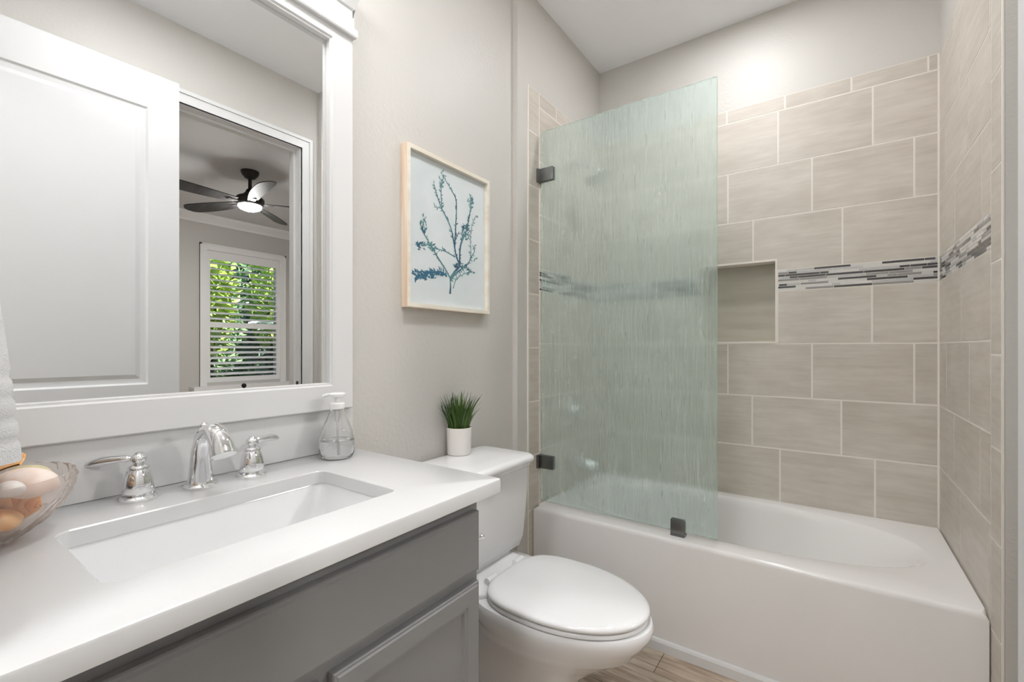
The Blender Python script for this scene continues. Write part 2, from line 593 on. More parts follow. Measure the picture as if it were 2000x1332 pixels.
# niche lining and its pale edging
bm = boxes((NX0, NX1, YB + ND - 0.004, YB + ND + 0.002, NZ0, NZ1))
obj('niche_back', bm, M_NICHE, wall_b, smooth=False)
bm = boxes((NX0 - 0.002, NX0 + 0.006, YB - 0.002, YB + ND, NZ0, NZ1), (NX1 - 0.006, NX1 + 0.002, YB - 0.002, YB + ND, NZ0, NZ1),
           (NX0 + 0.006, NX1 - 0.006, YB - 0.002, YB + ND, NZ1 - 0.006, NZ1 + 0.004), (NX0 + 0.006, NX1 - 0.006, YB - 0.004, YB + ND, NZ0 - 0.003, NZ0 + 0.006))
obj('niche_edging', bm, M_GROUT, wall_b, smooth=False)


def mosaic(place, u0, u1, seed, parent):
    bm = bmesh.new()
    r = random.Random(seed)
    n = 9
    z0, z1 = 1.4745, 1.577
    h = (z1 - z0) / n
    for k in range(n):
        u = u0 - r.random() * 0.06
        while u < u1:
            L = r.choice([0.035, 0.055, 0.08, 0.11, 0.14])
            a, b = max(u, u0), min(u + L, u1)
            if b - a > 0.004:
                mi = r.choices([0, 1, 2, 3], [0.31, 0.17, 0.27, 0.25])[0]
                p, q = place(a + 0.0008, z0 + k * h + 0.0012, 0.0), place(b - 0.0008, z0 + (k + 1) * h - 0.0012, 0.0062)
                lo = [min(p[i], q[i]) for i in range(3)]
                hi = [max(p[i], q[i]) for i in range(3)]
                add_box(bm, lo[0], hi[0], lo[1], hi[1], lo[2], hi[2], mi)
            u += L
    return obj('mosaic_band', bm, M_MOS, parent, smooth=False)


mosaic(pb, 0.006, NX0 - 0.004, 3, wall_b)
mosaic(pb, NX1 + 0.006, XR - 0.006, 11, wall_b)
mosaic(prt, 1.821, YB - 0.006, 5, wall_ar)
mosaic(plf, 1.877, YB - 0.006, 8, wall_al)


# ------------------------------------------------------------------ trims
def casing(bm, plane_x, side, y0, y1, z1, w=0.07, t=0.018):
    """flat casing with a raised back band round an opening in a wall of constant x; side=-1 towards smaller x"""
    for (a, b, tt) in ((0.0, w, t * 0.65), (w * 0.72, w, t), (0.0, w * 0.16, t * 0.85)):
        xs = sorted((plane_x, plane_x + side * tt))
        add_box(bm, xs[0], xs[1], y0 - b, y0 - a, 0, z1 + b)
        add_box(bm, xs[0], xs[1], y1 + a, y1 + b, 0, z1 + b)
        add_box(bm, xs[0], xs[1], y0 - a, y1 + a, z1 + a, z1 + b)


bm = bmesh.new()
casing(bm, XW, -1, DY0 + 0.012, DY1 - 0.006, DZ - 0.01)
casing(bm, XW + 0.12, 1, DY0 + 0.012, DY1 - 0.006, DZ - 0.01)
add_box(bm, XW, XW + 0.12, DY1 - 0.016, DY1, 0, DZ - 0.016)
add_box(bm, XW, XW + 0.12, DY0, DY0 + 0.016, 0, DZ - 0.016)
add_box(bm, XW, XW + 0.12, DY0, DY1, DZ - 0.016, DZ)
add_box(bm, XW + 0.05, XW + 0.085, DY1 - 0.028, DY1 - 0.016, 0, DZ - 0.028)
add_box(bm, XW + 0.05, XW + 0.085, DY0 + 0.016, DY0 + 0.028, 0, DZ - 0.028)
add_box(bm, XW + 0.05, XW + 0.085, DY0 + 0.016, DY1 - 0.016, DZ - 0.028, DZ - 0.016)
t2 = struct('trim_2', bm, M_WHITE, 'white casing and jamb of the bedroom doorway, seen in the mirror', 'trim')
bm = boxes((XW + 0.012, XW + 0.038, DY1 - 0.019, DY1 - 0.0155, 0.90, 0.985))
bevel(bm, 0.002, 2)
obj('strike_plate', bm, M_BLACK, t2)
bm = bmesh.new()
add_box(bm, FX0, FX0 + 0.016, YF - 0.12, YF, 0, FZ - 0.016)
add_box(bm, FX1 - 0.016, FX1, YF - 0.12, YF, 0, FZ - 0.016)
add_box(bm, FX0, FX1, YF - 0.12, YF, FZ - 0.016, FZ)
struct('trim_3', bm, M_WHITE, 'white jamb lining of the entrance doorway', 'trim')
bm = bmesh.new()
add_box(bm, XL, XL + 0.014, 0.80, YA, 0, 0.13)
add_box(bm, XL, XL + 0.009, 0.80, YA, 0.13, 0.145)
struct('baseboard_left', bm, M_WHITE, 'white baseboard behind the toilet', 'baseboard')
bm = boxes((XW - 0.014, XW, DY1 + 0.066, YA + 0.02, 0, 0.13), (XW - 0.014, XW, YF, DY0 - 0.06, 0, 0.13))
struct('baseboard_right', bm, M_WHITE, 'white baseboard beside the bedroom doorway', 'baseboard')
bm = bmesh.new()
pr = [(0, 0), (-0.013, 0), (-0.013, 0.034), (-0.009, 0.042), (0, 0.045)]
loft(bm, [[(x, 1.8155 + p[0], p[1]) for p in pr] for x in (0.006, XR - 0.008)])
struct('trim_4', bm, M_WHITE, 'narrow white strip along the floor at the tub apron', 'trim')


# ------------------------------------------------------------------ recessed light and added ceiling fills
def can(name, x, y, m, label, r=0.068):
    t = thing(name, label, 'ceiling light', (x, y, H))
    bm = bmesh.new()
    lathe(bm, [(r, -0.001), (r + 0.004, -0.005), (r + 0.018, -0.006), (r + 0.022, -0.0005)], (x, y, H), 40, cap0=False, cap1=False)
    obj('trim_ring', bm, M_WHITE, t)
    bm = bmesh.new()
    lathe(bm, [(r, -0.0005), (r, -0.002)], (x, y, H), 40)
    obj('lens', bm, m, t)
    return t


can('recessed_or_fill_light', 0.80, 2.06, M_CAN_A, 'round recessed ceiling light above the bathtub')
can('recessed_or_fill_light', 0.80, 0.78, M_FILL_R, 'added fill light disc on the ceiling over the middle of the bathroom', 0.17)  # made-up fill, no known fixture here; evens out the bathroom light
can('recessed_or_fill_light', 0.95, -1.0, M_FILL_H, 'added fill light disc on the hall ceiling outside the entrance doorway', 0.25)  # unseen lamp added behind the camera to fill through the doorway

# ------------------------------------------------------------------ vanity cabinet
CZ = 0.899            # counter top
CX = 0.546            # counter front edge
CY = 0.836            # counter right edge
CT = 0.029
VY1, VXB = 0.789, 0.508
t = thing('vanity_cabinet', 'grey painted vanity cabinet under the white quartz countertop', 'cabinet', (0.25, 0.38, 0))
bm = boxes((XL + 0.002, VXB, YF + 0.003, VY1, 0.10, 0.125), (XL + 0.002, VXB - 0.06, YF + 0.003, VY1, 0.0, 0.10),
           (XL + 0.002, VXB, VY1 - 0.018, VY1, 0.125, CZ - CT), (XL + 0.002, VXB, YF + 0.003, YF + 0.021, 0.125, CZ - CT),
           (VXB - 0.020, VXB, YF + 0.021, VY1 - 0.018, 0.67, CZ - CT), (VXB - 0.020, VXB, 0.385, 0.435, 0.125, 0.67),
           (XL + 0.002, XL + 0.012, YF + 0.021, VY1 - 0.018, 0.125, CZ - CT))
obj('body', bm, M_CAB, t, smooth=False)


def slab_front(y0, y1, z0, z1, x0, x1):
    bm = bmesh.new()
    e = 0.006
    rings = []
    for x, i in ((x0, 0.0), (x1 - 0.006, 0.0), (x1 - 0.003, 0.0015), (x1 - 0.003, 0.006), (x1, 0.0085)):
        rings.append([(x, y0 + i, z0 + i), (x, y1 - i, z0 + i), (x, y1 - i, z1 - i), (x, y0 + i, z1 - i)])
    loft(bm, rings)
    return bm


obj('drawer_front', slab_front(0.0, 0.778, 0.708, 0.838, VXB + 0.0005, VXB + 0.0195), M_CAB, t, angle=20)


def shaker_door(y0, y1, z0, z1, x0, x1):
    bm = bmesh.new()
    w = 0.052
    rings = []
    for x, i in ((x0, 0.0), (x1 - 0.006, 0.0), (x1 - 0.003, 0.0015), (x1 - 0.003, 0.005), (x1, 0.0075),
                 (x1, w - 0.012), (x1 - 0.003, w - 0.010), (x1 - 0.003, w - 0.004), (x1 - 0.009, w), (x1 - 0.009, w + 0.004)):
        rings.append([(x, y0 + i, z0 + i), (x, y1 - i, z0 + i), (x, y1 - i, z1 - i), (x, y0 + i, z1 - i)])
    loft(bm, rings)
    return bm


obj('door', shaker_door(0.421, 0.778, 0.125, 0.684, VXB + 0.0005, VXB + 0.0195), M_CAB, t, angle=20)
obj('door', shaker_door(0.0, 0.400, 0.125, 0.684, VXB + 0.0005, VXB + 0.0195), M_CAB, t, angle=20)

# ------------------------------------------------------------------ countertop with a sink cut-out
SX0, SX1, SY0, SY1 = 0.146, 0.418, 0.172, 0.640


def rrect(x0, x1, y0, y1, r, z, n=8):
    pts = []
    for cx, cy, a0 in ((x1 - r, y1 - r, 0), (x0 + r, y1 - r, 90), (x0 + r, y0 + r, 180), (x1 - r, y0 + r, 270)):
        for k in range(n + 1):
            a = R(a0 + 90 * k / n)
            pts.append((cx + r * math.cos(a), cy + r * math.sin(a), z))
    return pts


bm = bmesh.new()
outer = (XL + 0.002, CX, YF + 0.002, CY)
rings = [rrect(*outer, 0.012, CZ - CT)]
rings.append(rrect(*outer, 0.012, CZ - 0.004))
rings.append(rrect(outer[0] + .001, outer[1] - .0015, outer[2] + .001, outer[3] - .0015, 0.0105, CZ - 0.001))
rings.append(rrect(outer[0] + .003, outer[1] - .004, outer[2] + .003, outer[3] - .004, 0.009, CZ))
rings.append(rrect(SX0 - .002, SX1 + .002, SY0 - .002, SY1 + .002, 0.024, CZ))
rings.append(rrect(SX0, SX1, SY0, SY1, 0.022, CZ - 0.002))
rings.append(rrect(SX0, SX1, SY0, SY1, 0.022, CZ - CT))
rv = loft(bm, rings, False, False)
n = len(rv[0])
for i in range(n):
    j = (i + 1) % n
    bm.faces.new((rv[-1][i], rv[-1][j], rv[0][j], rv[0][i]))
tag(obj('countertop', bm, M_QUARTZ, angle=30), 'white quartz countertop with a rectangular sink cut-out', 'countertop')

# sink basin
t = thing('sink', 'white rectangular undermount sink set in the countertop', 'sink', (0.28, 0.40, CZ - CT))
bm = bmesh.new()
zt = CZ - CT - 0.0005
o = 0.004
rings = [rrect(SX0 - .02, SX1 + .02, SY0 - .02, SY1 + .02, 0.03, zt - 0.012), rrect(SX0 - .02, SX1 + .02, SY0 - .02, SY1 + .02, 0.03, zt),
         rrect(SX0 - o, SX1 + o, SY0 - o, SY1 + o, 0.026, zt), rrect(SX0 - o + .002, SX1 + o - .002, SY0 - o + .002, SY1 + o - .002, 0.026, zt - 0.004),
         rrect(SX0 + .004, SX1 - .004, SY0 + .010, SY1 - .010, 0.03, zt - 0.05), rrect(SX0 + .010, SX1 - .010, SY0 + .022, SY1 - .022, 0.036, zt - 0.092),
         rrect(SX0 + .020, SX1 - .020, SY0 + .036, SY1 - .036, 0.045, zt - 0.112), rrect(SX0 + .040, SX1 - .040, SY0 + .060, SY1 - .060, 0.05, zt - 0.122),
         rrect(SX0 + .10, SX1 - .10, SY0 + .19, SY1 - .19, 0.03, zt - 0.128)]
rings2 = [rrect(SX0 + .03, SX1 - .03, SY0 + .05, SY1 - .05, 0.05, zt - 0.14), rrect(SX0 - .012, SX1 + .012, SY0 - .012, SY1 + .012, 0.03, zt - 0.10)]
loft(bm, list(reversed(rings)) + list(reversed(rings2)), True, True)
obj('basin', bm, M_CERAM, t, angle=50)
bm = bmesh.new()
lathe(bm, [(0.0, 0.003), (0.012, 0.0035), (0.020, 0.003), (0.022, 0.0)], (0.28, 0.406, zt - 0.1285), 28)
obj('drain', bm, M_CHROME, t)

# backsplash
bm = boxes((XL + 0.001, -0.013, YF + 0.002, CY + 0.004, CZ + 0.0005, 1.0185))
bevel(bm, 0.0015, 2)
tag(obj('backsplash', bm, M_QUARTZ), 'white quartz backsplash strip between countertop and mirror frame', 'backsplash')

# ------------------------------------------------------------------ mirror
MY0, MY1, MZ0, MZ1 = 0.0, 0.832, 1.0195, 2.125
IY0, IY1, IZ0, IZ1 = 0.07, 0.763, 1.090, 2.078
t = thing('wall_mirror', 'large white framed mirror on the wall above the sink', 'mirror', (XL, 0.416, MZ0))
bm = bmesh.new()
rings = []
for x, o, zoff in ((XL + 0.001, 0, 0), (-0.003, 0, 0), (0.0, 0.003, 0)):
    rings.append([(x, MY0 + o, MZ0 + o), (x, MY1 - o, MZ0 + o), (x, MY1 - o, MZ1 - o), (x, MY0 + o, MZ1 - o)])
for x, g in ((0.0, 0.0), (-0.003, 0.002), (-0.005, 0.0035), (-0.005, 0.0075), (-0.021, 0.0085)):
    rings.append([(x, IY0 + g - .002, IZ0 + g - .002), (x, IY1 - g + .002, IZ0 + g - .002), (x, IY1 - g + .002, IZ1 - g + .002), (x, IY0 + g - .002, IZ1 - g + .002)])
rings.append([(XL + 0.001, IY0, IZ0), (XL + 0.001, IY1, IZ0), (XL + 0.001, IY1, IZ1), (XL + 0.001, IY0, IZ1)])
rv = loft(bm, rings, False, False)
for i in range(4):
    j = (i + 1) % 4
    bm.faces.new((rv[-1][i], rv[-1][j], rv[0][j], rv[0][i]))
obj('frame', bm, M_WHITE, t, angle=15)
bm = boxes((-0.0265, -0.0225, IY0 + .001, IY1 - .001, IZ0 + .001, IZ1 - .001))
obj('glass', bm, M_MIRROR, t, smooth=False)
# header: lip, frieze board, crown
bm = bmesh.new()
pr = [(XL + 0.001, 2.108), (0.012, 2.108), (0.014, 2.112), (0.014, 2.130), (0.011, 2.134), (0.004, 2.136), (0.004, 2.168), (0.000, 2.170),
      (0.000, 2.190), (0.006, 2.194), (0.012, 2.206), (0.020, 2.222), (0.020, 2.250), (XL + 0.001, 2.250)]
ov = [0, 0.004, 0.006, 0.006, 0.004, 0.0, 0.0, -0.003, -0.003, 0.001, 0.004, 0.008, 0.008, 0]
loft(bm, [[(p[0], MY1 + o_, p[1]) for p, o_ in zip(pr, ov)], [(p[0], MY0 - min(o_, .02), p[1]) for p, o_ in zip(pr, ov)]])
obj('header', bm, M_WHITE, t, angle=20)


# vanity light above the mirror
t = thing('vanity_light', 'three-lamp bath light on the wall above the mirror', 'wall light', (XL, 0.475, 2.34))
bm = boxes((XL + 0.001, -0.008, 0.15, 0.63, 2.33, 2.41))
bevel(bm, 0.006, 2)
obj('backplate', bm, M_CHROME, t)
for y in (0.20, 0.39, 0.58):
    bm = bmesh.new()
    tube(bm, smooth_path([(-0.012, y, 2.37), (0.06, y, 2.385), (0.10, y, 2.372), (0.105, y, 2.345)]), 0.008)
    a = obj('arm', bm, M_CHROME, t)
    bm = bmesh.new()
    lathe(bm, [(0.018, 0.055), (0.028, 0.05), (0.042, 0.02), (0.048, -0.03), (0.044, -0.05), (0.02, -0.055)], (0.105, y, 2.30), 28)
    obj('lamp_shade', bm, M_LAMP, t)


# ------------------------------------------------------------------ taps
def tap_handle(x, y, ang, label):
    t = thing('tap_handle', label, 'tap handle', (x, y, CZ), 'faucet handles beside the spout')
    bm = bmesh.new()
    lathe(bm, [(0.031, 0.0003), (0.031, 0.004), (0.028, 0.007), (0.026, 0.008), (0.0255, 0.012), (0.022, 0.014)], (x, y, CZ), 36)
    obj('base', bm, M_CHROME, t)
    bm = bmesh.new()
    lathe(bm, [(0.0235, 0.013), (0.0252, 0.020), (0.0235, 0.035), (0.020, 0.052), (0.0165, 0.058), (0.0185, 0.060), (0.018, 0.063), (0.012, 0.067),
               (0.009, 0.069), (0.0085, 0.072)], (x, y, CZ), 36)
    obj('body', bm, M_CHROME, t)
    bm = bmesh.new()
    lathe(bm, [(0.008, 0.070), (0.0125, 0.074), (0.0135, 0.079), (0.0115, 0.084), (0.007, 0.087), (0.006, 0.090), (0.0, 0.0915)], (x, y, CZ), 28)
    obj('finial', bm, M_CHROME, t)
    d = Vector((math.cos(R(ang)), math.sin(R(ang)), 0))
    c = Vector((x, y, CZ + 0.078))
    prof = [(0.008, 0.0045, 0.0), (0.016, 0.0045, 0.0005), (0.019, 0.0065, 0.001), (0.030, 0.0065, 0.001), (0.045, 0.0078, 0.0), (0.060, 0.0085, -0.0015),
            (0.074, 0.0082, -0.004), (0.086, 0.0066, -0.007), (0.091, 0.0035, -0.009)]
    bm = bmesh.new()
    tube(bm, [c + d * s + Vector((0, 0, h)) for s, r, h in prof], [r for s, r, h in prof], 16)
    obj('lever', bm, M_CHROME, t)
    return t


tap_handle(0.042, 0.310, 228, 'chrome lever tap handle nearer the glass bowl of shells')
tap_handle(0.056, 0.518, 116, 'chrome lever tap handle nearer the soap bottle')
t = thing('faucet_spout', 'chrome arched faucet spout between the two lever handles', 'faucet', (0.05, 0.415, CZ))
bm = bmesh.new()
lathe(bm, [(0.032, 0.0003), (0.032, 0.004), (0.029, 0.007), (0.026, 0.008), (0.025, 0.012)], (0.05, 0.415, CZ), 36)
obj('base', bm, M_CHROME, t)
bm = bmesh.new()
pts = smooth_path([(0.05, 0.415, CZ + 0.011), (0.051, 0.415, CZ + 0.045), (0.055, 0.415, CZ + 0.08), (0.066, 0.415, CZ + 0.108), (0.090, 0.415, CZ + 0.124), (0.112, 0.415, CZ + 0.124)], 6)
rad = [0.0235 - 0.0105 * min(1, i / (len(pts) - 6)) for i in range(len(pts))]
tube(bm, pts, rad, 24)
obj('neck', bm, M_CHROME, t)
bm = bmesh.new()
pts = smooth_path([(0.108, 0.415, CZ + 0.124), (0.116, 0.415, CZ + 0.1235), (0.132, 0.415, CZ + 0.117), (0.148, 0.415, CZ + 0.102), (0.160, 0.415, CZ + 0.080)], 6)
rr_ = [0.0125, 0.0155, 0.017, 0.0168, 0.0165, 0.0165]
rad = [0.0135 + 0.0 * i for i in range(len(pts))]
for i in range(len(pts)):
    f = i / (len(pts) - 1)
    rad[i] = 0.0145 + 0.0095 * f ** 0.8 if i > 1 else 0.012 + 0.002 * i
tube(bm, pts, rad, 24)
obj('nozzle', bm, M_CHROME, t)
bm = bmesh.new()
lathe(bm, [(0.004, 0.0), (0.004, 0.012), (0.008, 0.016), (0.008, 0.022), (0.004, 0.026), (0.0, 0.027)], (0.068, 0.415, CZ + 0.112), 16)
obj('lift_rod', bm, M_CHROME, t)

# ------------------------------------------------------------------ soap dispenser
sx, sy = 0.060, 0.738
t = thing('soap_dispenser', 'clear pear-shaped soap bottle with white pump in the counter corner', 'soap dispenser', (sx, sy, CZ))
bm = bmesh.new()
po = [(0.030, 0.0005), (0.040, 0.003), (0.045, 0.013), (0.0475, 0.032), (0.046, 0.05), (0.041, 0.07), (0.033, 0.092), (0.024, 0.112), (0.0175, 0.126), (0.0165, 0.134)]
pi_ = [(0.0145, 0.134), (0.0155, 0.126), (0.0218, 0.112), (0.0308, 0.092), (0.0388, 0.07), (0.0438, 0.05), (0.0453, 0.032), (0.0428, 0.014), (0.038, 0.0065), (0.02, 0.005)]
lathe(bm, po + pi_, (sx, sy, CZ), 40)
obj('bottle', bm, M_EDGE, t)
bm = bmesh.new()
lathe(bm, [(0.0376, 0.007), (0.0424, 0.0145), (0.0449, 0.032), (0.0438, 0.046), (0.0434, 0.0475), (0.0, 0.0475)], (sx, sy, CZ), 40)
obj('liquid', bm, M_LIQ, t)
bm = bmesh.new()
tube(bm, [(sx, sy, CZ + 0.130), (sx + 0.002, sy, CZ + 0.07), (sx + 0.006, sy, CZ + 0.012)], 0.0028, 10)
lathe(bm, [(0.006, 0.098), (0.007, 0.1), (0.007, 0.128)], (sx, sy, CZ), 16)
obj('dip_tube', bm, M_PLAST, t)
bm = bmesh.new()
lathe(bm, [(0.019, 0.132), (0.0195, 0.134), (0.0195, 0.146), (0.017, 0.149), (0.007, 0.150), (0.006, 0.160), (0.012, 0.162), (0.021, 0.166), (0.022, 0.172), (0.019, 0.1745), (0.0, 0.175)], (sx, sy, CZ), 32)
tube(bm, [(sx, sy, CZ + 0.169), (sx - 0.02, sy - 0.018, CZ + 0.169), (sx - 0.027, sy - 0.025, CZ + 0.165)], [0.006, 0.005, 0.0042], 12)
obj('pump', bm, M_PLAST, t)

# ------------------------------------------------------------------ glass bowl of shells
bx, by = 0.112, 0.088
t = thing('glass_bowl', 'swirl-ribbed pinkish glass bowl holding seashells', 'bowl', (bx, by, CZ))
N = 160
prof = [(0.048, 0.0005), (0.052, 0.004), (0.064, 0.012), (0.082, 0.026), (0.098, 0.044), (0.109, 0.062), (0.1145, 0.078), (0.1165, 0.09), (0.1155, 0.099)]
rings = []
for k, (r, h) in enumerate(prof):
    tw = h * 9.0
    amp = 0.028 if 1 < k < 8 else 0.006
    rings.append([(bx + r * (1 + amp * math.cos(26 * (2 * PI * i / N + tw))) * math.cos(2 * PI * i / N),
                   by + r * (1 + amp * math.cos(26 * (2 * PI * i / N + tw))) * math.sin(2 * PI * i / N), CZ + h) for i in range(N)])
for r, h in [(0.1125, 0.099), (0.1125, 0.09), (0.110, 0.078), (0.104, 0.062), (0.093, 0.045), (0.078, 0.029), (0.060, 0.016), (0.03, 0.010)]:
    rings.append([(bx + r * math.cos(2 * PI * i / N), by + r * math.sin(2 * PI * i / N), CZ + h) for i in range(N)])
bm = bmesh.new()
loft(bm, rings)
obj('bowl_body', bm, M_BOWL, t, angle=80)


def shell_mat(name, a, b):
    return mat(name, lin(*a), 0.4, noise=((40, 40, 40), lin(*b), 0.38, 0.62))


S_OR = shell_mat('shell_orange', (238, 158, 80), (246, 196, 136))
S_PK = shell_mat('shell_pink', (240, 226, 216), (234, 210, 196))
S_YE = shell_mat('shell_yellow', (232, 205, 130), (206, 172, 96))
S_GR = shell_mat('shell_green', (204, 196, 150), (218, 208, 170))
S_WH = shell_mat('shell_white', (236, 230, 224), (226, 212, 204))
S_BR = shell_mat('shell_brown', (214, 158, 104), (190, 130, 82))


def scallop(bm, w, d):
    """ribbed fan shell, thin, both faces"""
    nu, nv = 44, 10
    top, bot = [], []
    for lst, off in ((top, 0.0), (bot, -0.0025)):
        for j in range(nv + 1):
            row = []
            s = j / nv
            for i in range(nu + 1):
                a = -1.15 + 2.3 * i / nu
                r = w * s * (1 + 0.03 * math.cos(i * 2 * PI / 4) * s)
                z = d * math.sin(PI * min(1, s * 0.55 + 0.12)) * math.cos(a * 0.9) + 0.0016 * s * math.cos(i * 2 * PI / 4) + off
                row.append(bm.verts.new((r * math.sin(a), r * math.cos(a) - w * 0.5, z)))
            lst.append(row)
    for g, flip in ((top, False), (bot, True)):
        for j in range(nv):
            for i in range(nu):
                q = [g[j][i], g[j][i + 1], g[j + 1][i + 1], g[j + 1][i]]
                try:
                    bm.faces.new(q[::-1] if flip else q)
                except ValueError:
                    pass
    for i in range(nu):
        bm.faces.new((top[nv][i], top[nv][i + 1], bot[nv][i + 1], bot[nv][i]))


def conch(bm, L, r0, turns=4.5):
    """spiral whorls round an axis, tapering to a spire"""
    n = int(turns * 22)
    pts, rad = [], []
    for i in range(n + 1):
        f = i / n
        a = 2 * PI * turns * f
        rr2 = r0 * (1 - f) ** 1.1
        pts.append((rr2 * 0.52 * math.cos(a), rr2 * 0.52 * math.sin(a), L * (1 - (1 - f) ** 1.25)))
        rad.append(max(0.0008, rr2 * 0.62))
    tube(bm, pts, rad, 12)
    tube(bm, [(r0 * 0.4, 0, 0.002), (r0 * 0.2, 0, -L * 0.22), (0, 0, -L * 0.42)], [r0 * 0.6, r0 * 0.34, 0.0015], 12)


def cowrie(bm, a, b, c):
    n, m = 32, 16
    rings = []
    for j in range(1, m):
        ph = PI * j / m
        x = -a * math.cos(ph) * (1.0 + 0.10 * math.cos(ph))
        s = math.sin(ph) ** 0.85
        ring = []
        for i in range(n):
            th = 2 * PI * i / n
            y, z = b * s * math.cos(th), c * s * math.sin(th)
            if z < 0:
                z *= 0.55
                z += 0.10 * c * s * math.exp(-(y / (0.18 * b)) ** 2)
            ring.append((x, y, z))
        rings.append(ring)
    loft(bm, rings)


SH = [
    ('cowrie', (0.044, 0.031, 0.026), S_PK, (0.034, 0.056, 0.084), (0.15, 0.1, 0.55), 'large smooth pink-white shell on top of the bowl, nearest the faucet'),
    ('scallop', (0.056, 0.017), S_OR, (-0.030, 0.036, 0.100), (0.35, -0.2, 0.4), 'peach-orange fan shell standing at the back of the bowl'),
    ('cowrie', (0.036, 0.020, 0.018), S_GR, (-0.040, 0.068, 0.084), (0.1, 0.0, 0.6), 'pale greenish shell along the rear rim of the bowl'),
    ('conch', (0.034, 0.017), S_YE, (0.012, -0.008, 0.106), (1.2, 0.3, 0.9), 'small knobbly yellow spiral shell in the middle of the bowl'),
    ('scallop', (0.062, 0.018), S_OR, (0.060, 0.006, 0.066), (-0.3, 0.45, 2.5), 'large orange fan shell under the pink-white one'),
    ('conch', (0.044, 0.020), S_BR, (0.066, -0.046, 0.098), (1.4, 0.0, 2.0), 'brown spiral shell with an open mouth at the towel side of the bowl'),
    ('cowrie', (0.017, 0.016, 0.015), S_WH, (0.092, 0.030, 0.092), (0, 0, 0.4), 'round white shell at the edge of the photo, front of the bowl'),
    ('scallop', (0.046, 0.014), S_WH, (-0.062, -0.024, 0.082), (0.2, 0.5, -0.6), 'cream fan shell at the wall side of the bowl'),
    ('conch', (0.050, 0.023), S_OR, (-0.004, 0.054, 0.046), (1.5, 0.2, 1.9), 'orange spiral shell showing through the ribbed glass'),
    ('cowrie', (0.036, 0.024, 0.020), S_OR, (0.040, 0.018, 0.038), (0.1, 0.1, 1.3), 'tan shell at the bottom of the bowl under the fan shells'),
    ('cowrie', (0.034, 0.022, 0.022), S_OR, (-0.046, 0.022, 0.046), (0.0, 0.1, 1.4), 'amber shell at the bottom of the bowl, wall side'),
    ('cowrie', (0.034, 0.024, 0.022), S_PK, (0.000, -0.040, 0.038), (0.1, 0.1, 0.2), 'pale pink shell at the bottom of the bowl, towel side'),
]
for kind, dims, m, (dx, dy, dz), rot, label in SH:
    bm = bmesh.new()
    {'cowrie': cowrie, 'scallop': scallop, 'conch': conch}[kind](bm, *dims)
    o = obj('seashell', bm, m, angle=60)
    o.location = (bx + dx, by + dy, CZ + dz)
    o.rotation_euler = rot
    tag(o, label, 'seashell', 'seashells in the glass bowl')

# ------------------------------------------------------------------ hand towel on a ring
tx, ty = 0.20, 0.058
t = thing('towel_ring', 'chrome towel ring on the wall beside the mirror, holding the white towel', 'towel ring', (tx, YF, 1.50))
bm = bmesh.new()
lathe(bm, [(0.026, 0.0005), (0.026, 0.006), (0.018, 0.011), (0.010, 0.014), (0.009, 0.07), (0.012, 0.074), (0.012, 0.09), (0.0, 0.092)], (tx, YF, 1.50), 28, 'Y')
obj('mount', bm, M_CHROME, t)
bm = bmesh.new()
ring = [(tx + 0.07 * math.sin(2 * PI * k / 40), ty, 1.43 + 0.07 * math.cos(2 * PI * k / 40)) for k in range(41)]
tube(bm, ring, 0.0045, 10)
obj('ring', bm, M_CHROME, t)
bm = bmesh.new()
rings = []
nz = 60
for k in range(nz + 1):
    f = k / nz
    z = 1.378 - f * (1.378 - 1.046)
    hw = 0.028 + 0.085 * min(1, f * 1.35) ** 0.8
    th = 0.040 + 0.030 * f ** 1.1
    rib = 0.0
    for c0 in (0.66, 0.745, 0.83, 0.915):
        rib -= 0.0035 * math.exp(-((f - c0) / 0.012) ** 2)
    ring = []
    for i in range(48):
        a = 2 * PI * i / 48
        ca, sa = math.cos(a), math.sin(a)
        wv = 1 + 0.06 * math.cos(5 * a + 2 * f) * (0.4 + f)
        px = (hw + rib) * (abs(ca) ** 0.7) * (1 if ca >= 0 else -1)
        py = (th * wv + rib) * (abs(sa) ** 0.8) * (1 if sa >= 0 else -1)
        ring.append((tx + px, ty - 0.002 + py, z))
    rings.append(ring)
loft(bm, rings)
tag(obj('hand_towel', bm, M_TOWEL, angle=80), 'white ribbed hand towel hanging at the edge of the mirror', 'towel')

# ------------------------------------------------------------------ framed botanical print
AY0, AY1, AZ0, AZ1 = 1.041, 1.488, 1.334, 1.886
FXF = 0.0
t = thing('framed_print', 'pale wood framed print of a teal seaweed sprig above the toilet', 'picture', (XL, 1.265, AZ0))
bm = bmesh.new()
fw = 0.015
rings = []
for x, i in ((XL + 0.001, 0), (FXF - 0.001, 0), (FXF, 0.001), (FXF, fw), (FXF - 0.012, fw + 0.0005), (XL + 0.001, fw + 0.0005)):
    rings.append([(x, AY0 + i, AZ0 + i), (x, AY1 - i, AZ0 + i), (x, AY1 - i, AZ1 - i), (x, AY0 + i, AZ1 - i)])
rv = loft(bm, rings, False, False)
for i in range(4):
    j = (i + 1) % 4
    bm.faces.new((rv[-1][i], rv[-1][j], rv[0][j], rv[0][i]))
for f in bm.faces:
    c = f.calc_center_median()
    inner = (AY0 + fw - .002 < c.y < AY1 - fw + .002) and (AZ0 + fw - .002 < c.z < AZ1 - fw + .002)
    f.material_index = 1 if (inner or c.x > FXF - 0.0003) else 0
M_FRAMEF = mat('pale_wood_front', lin(236, 230, 218), 0.45, noise=((30, 5, 30), lin(226, 216, 200), 0.4, 0.65))
obj('frame', bm, [M_FRAME, M_FRAMEF], t, angle=15)
PXF = FXF - 0.016
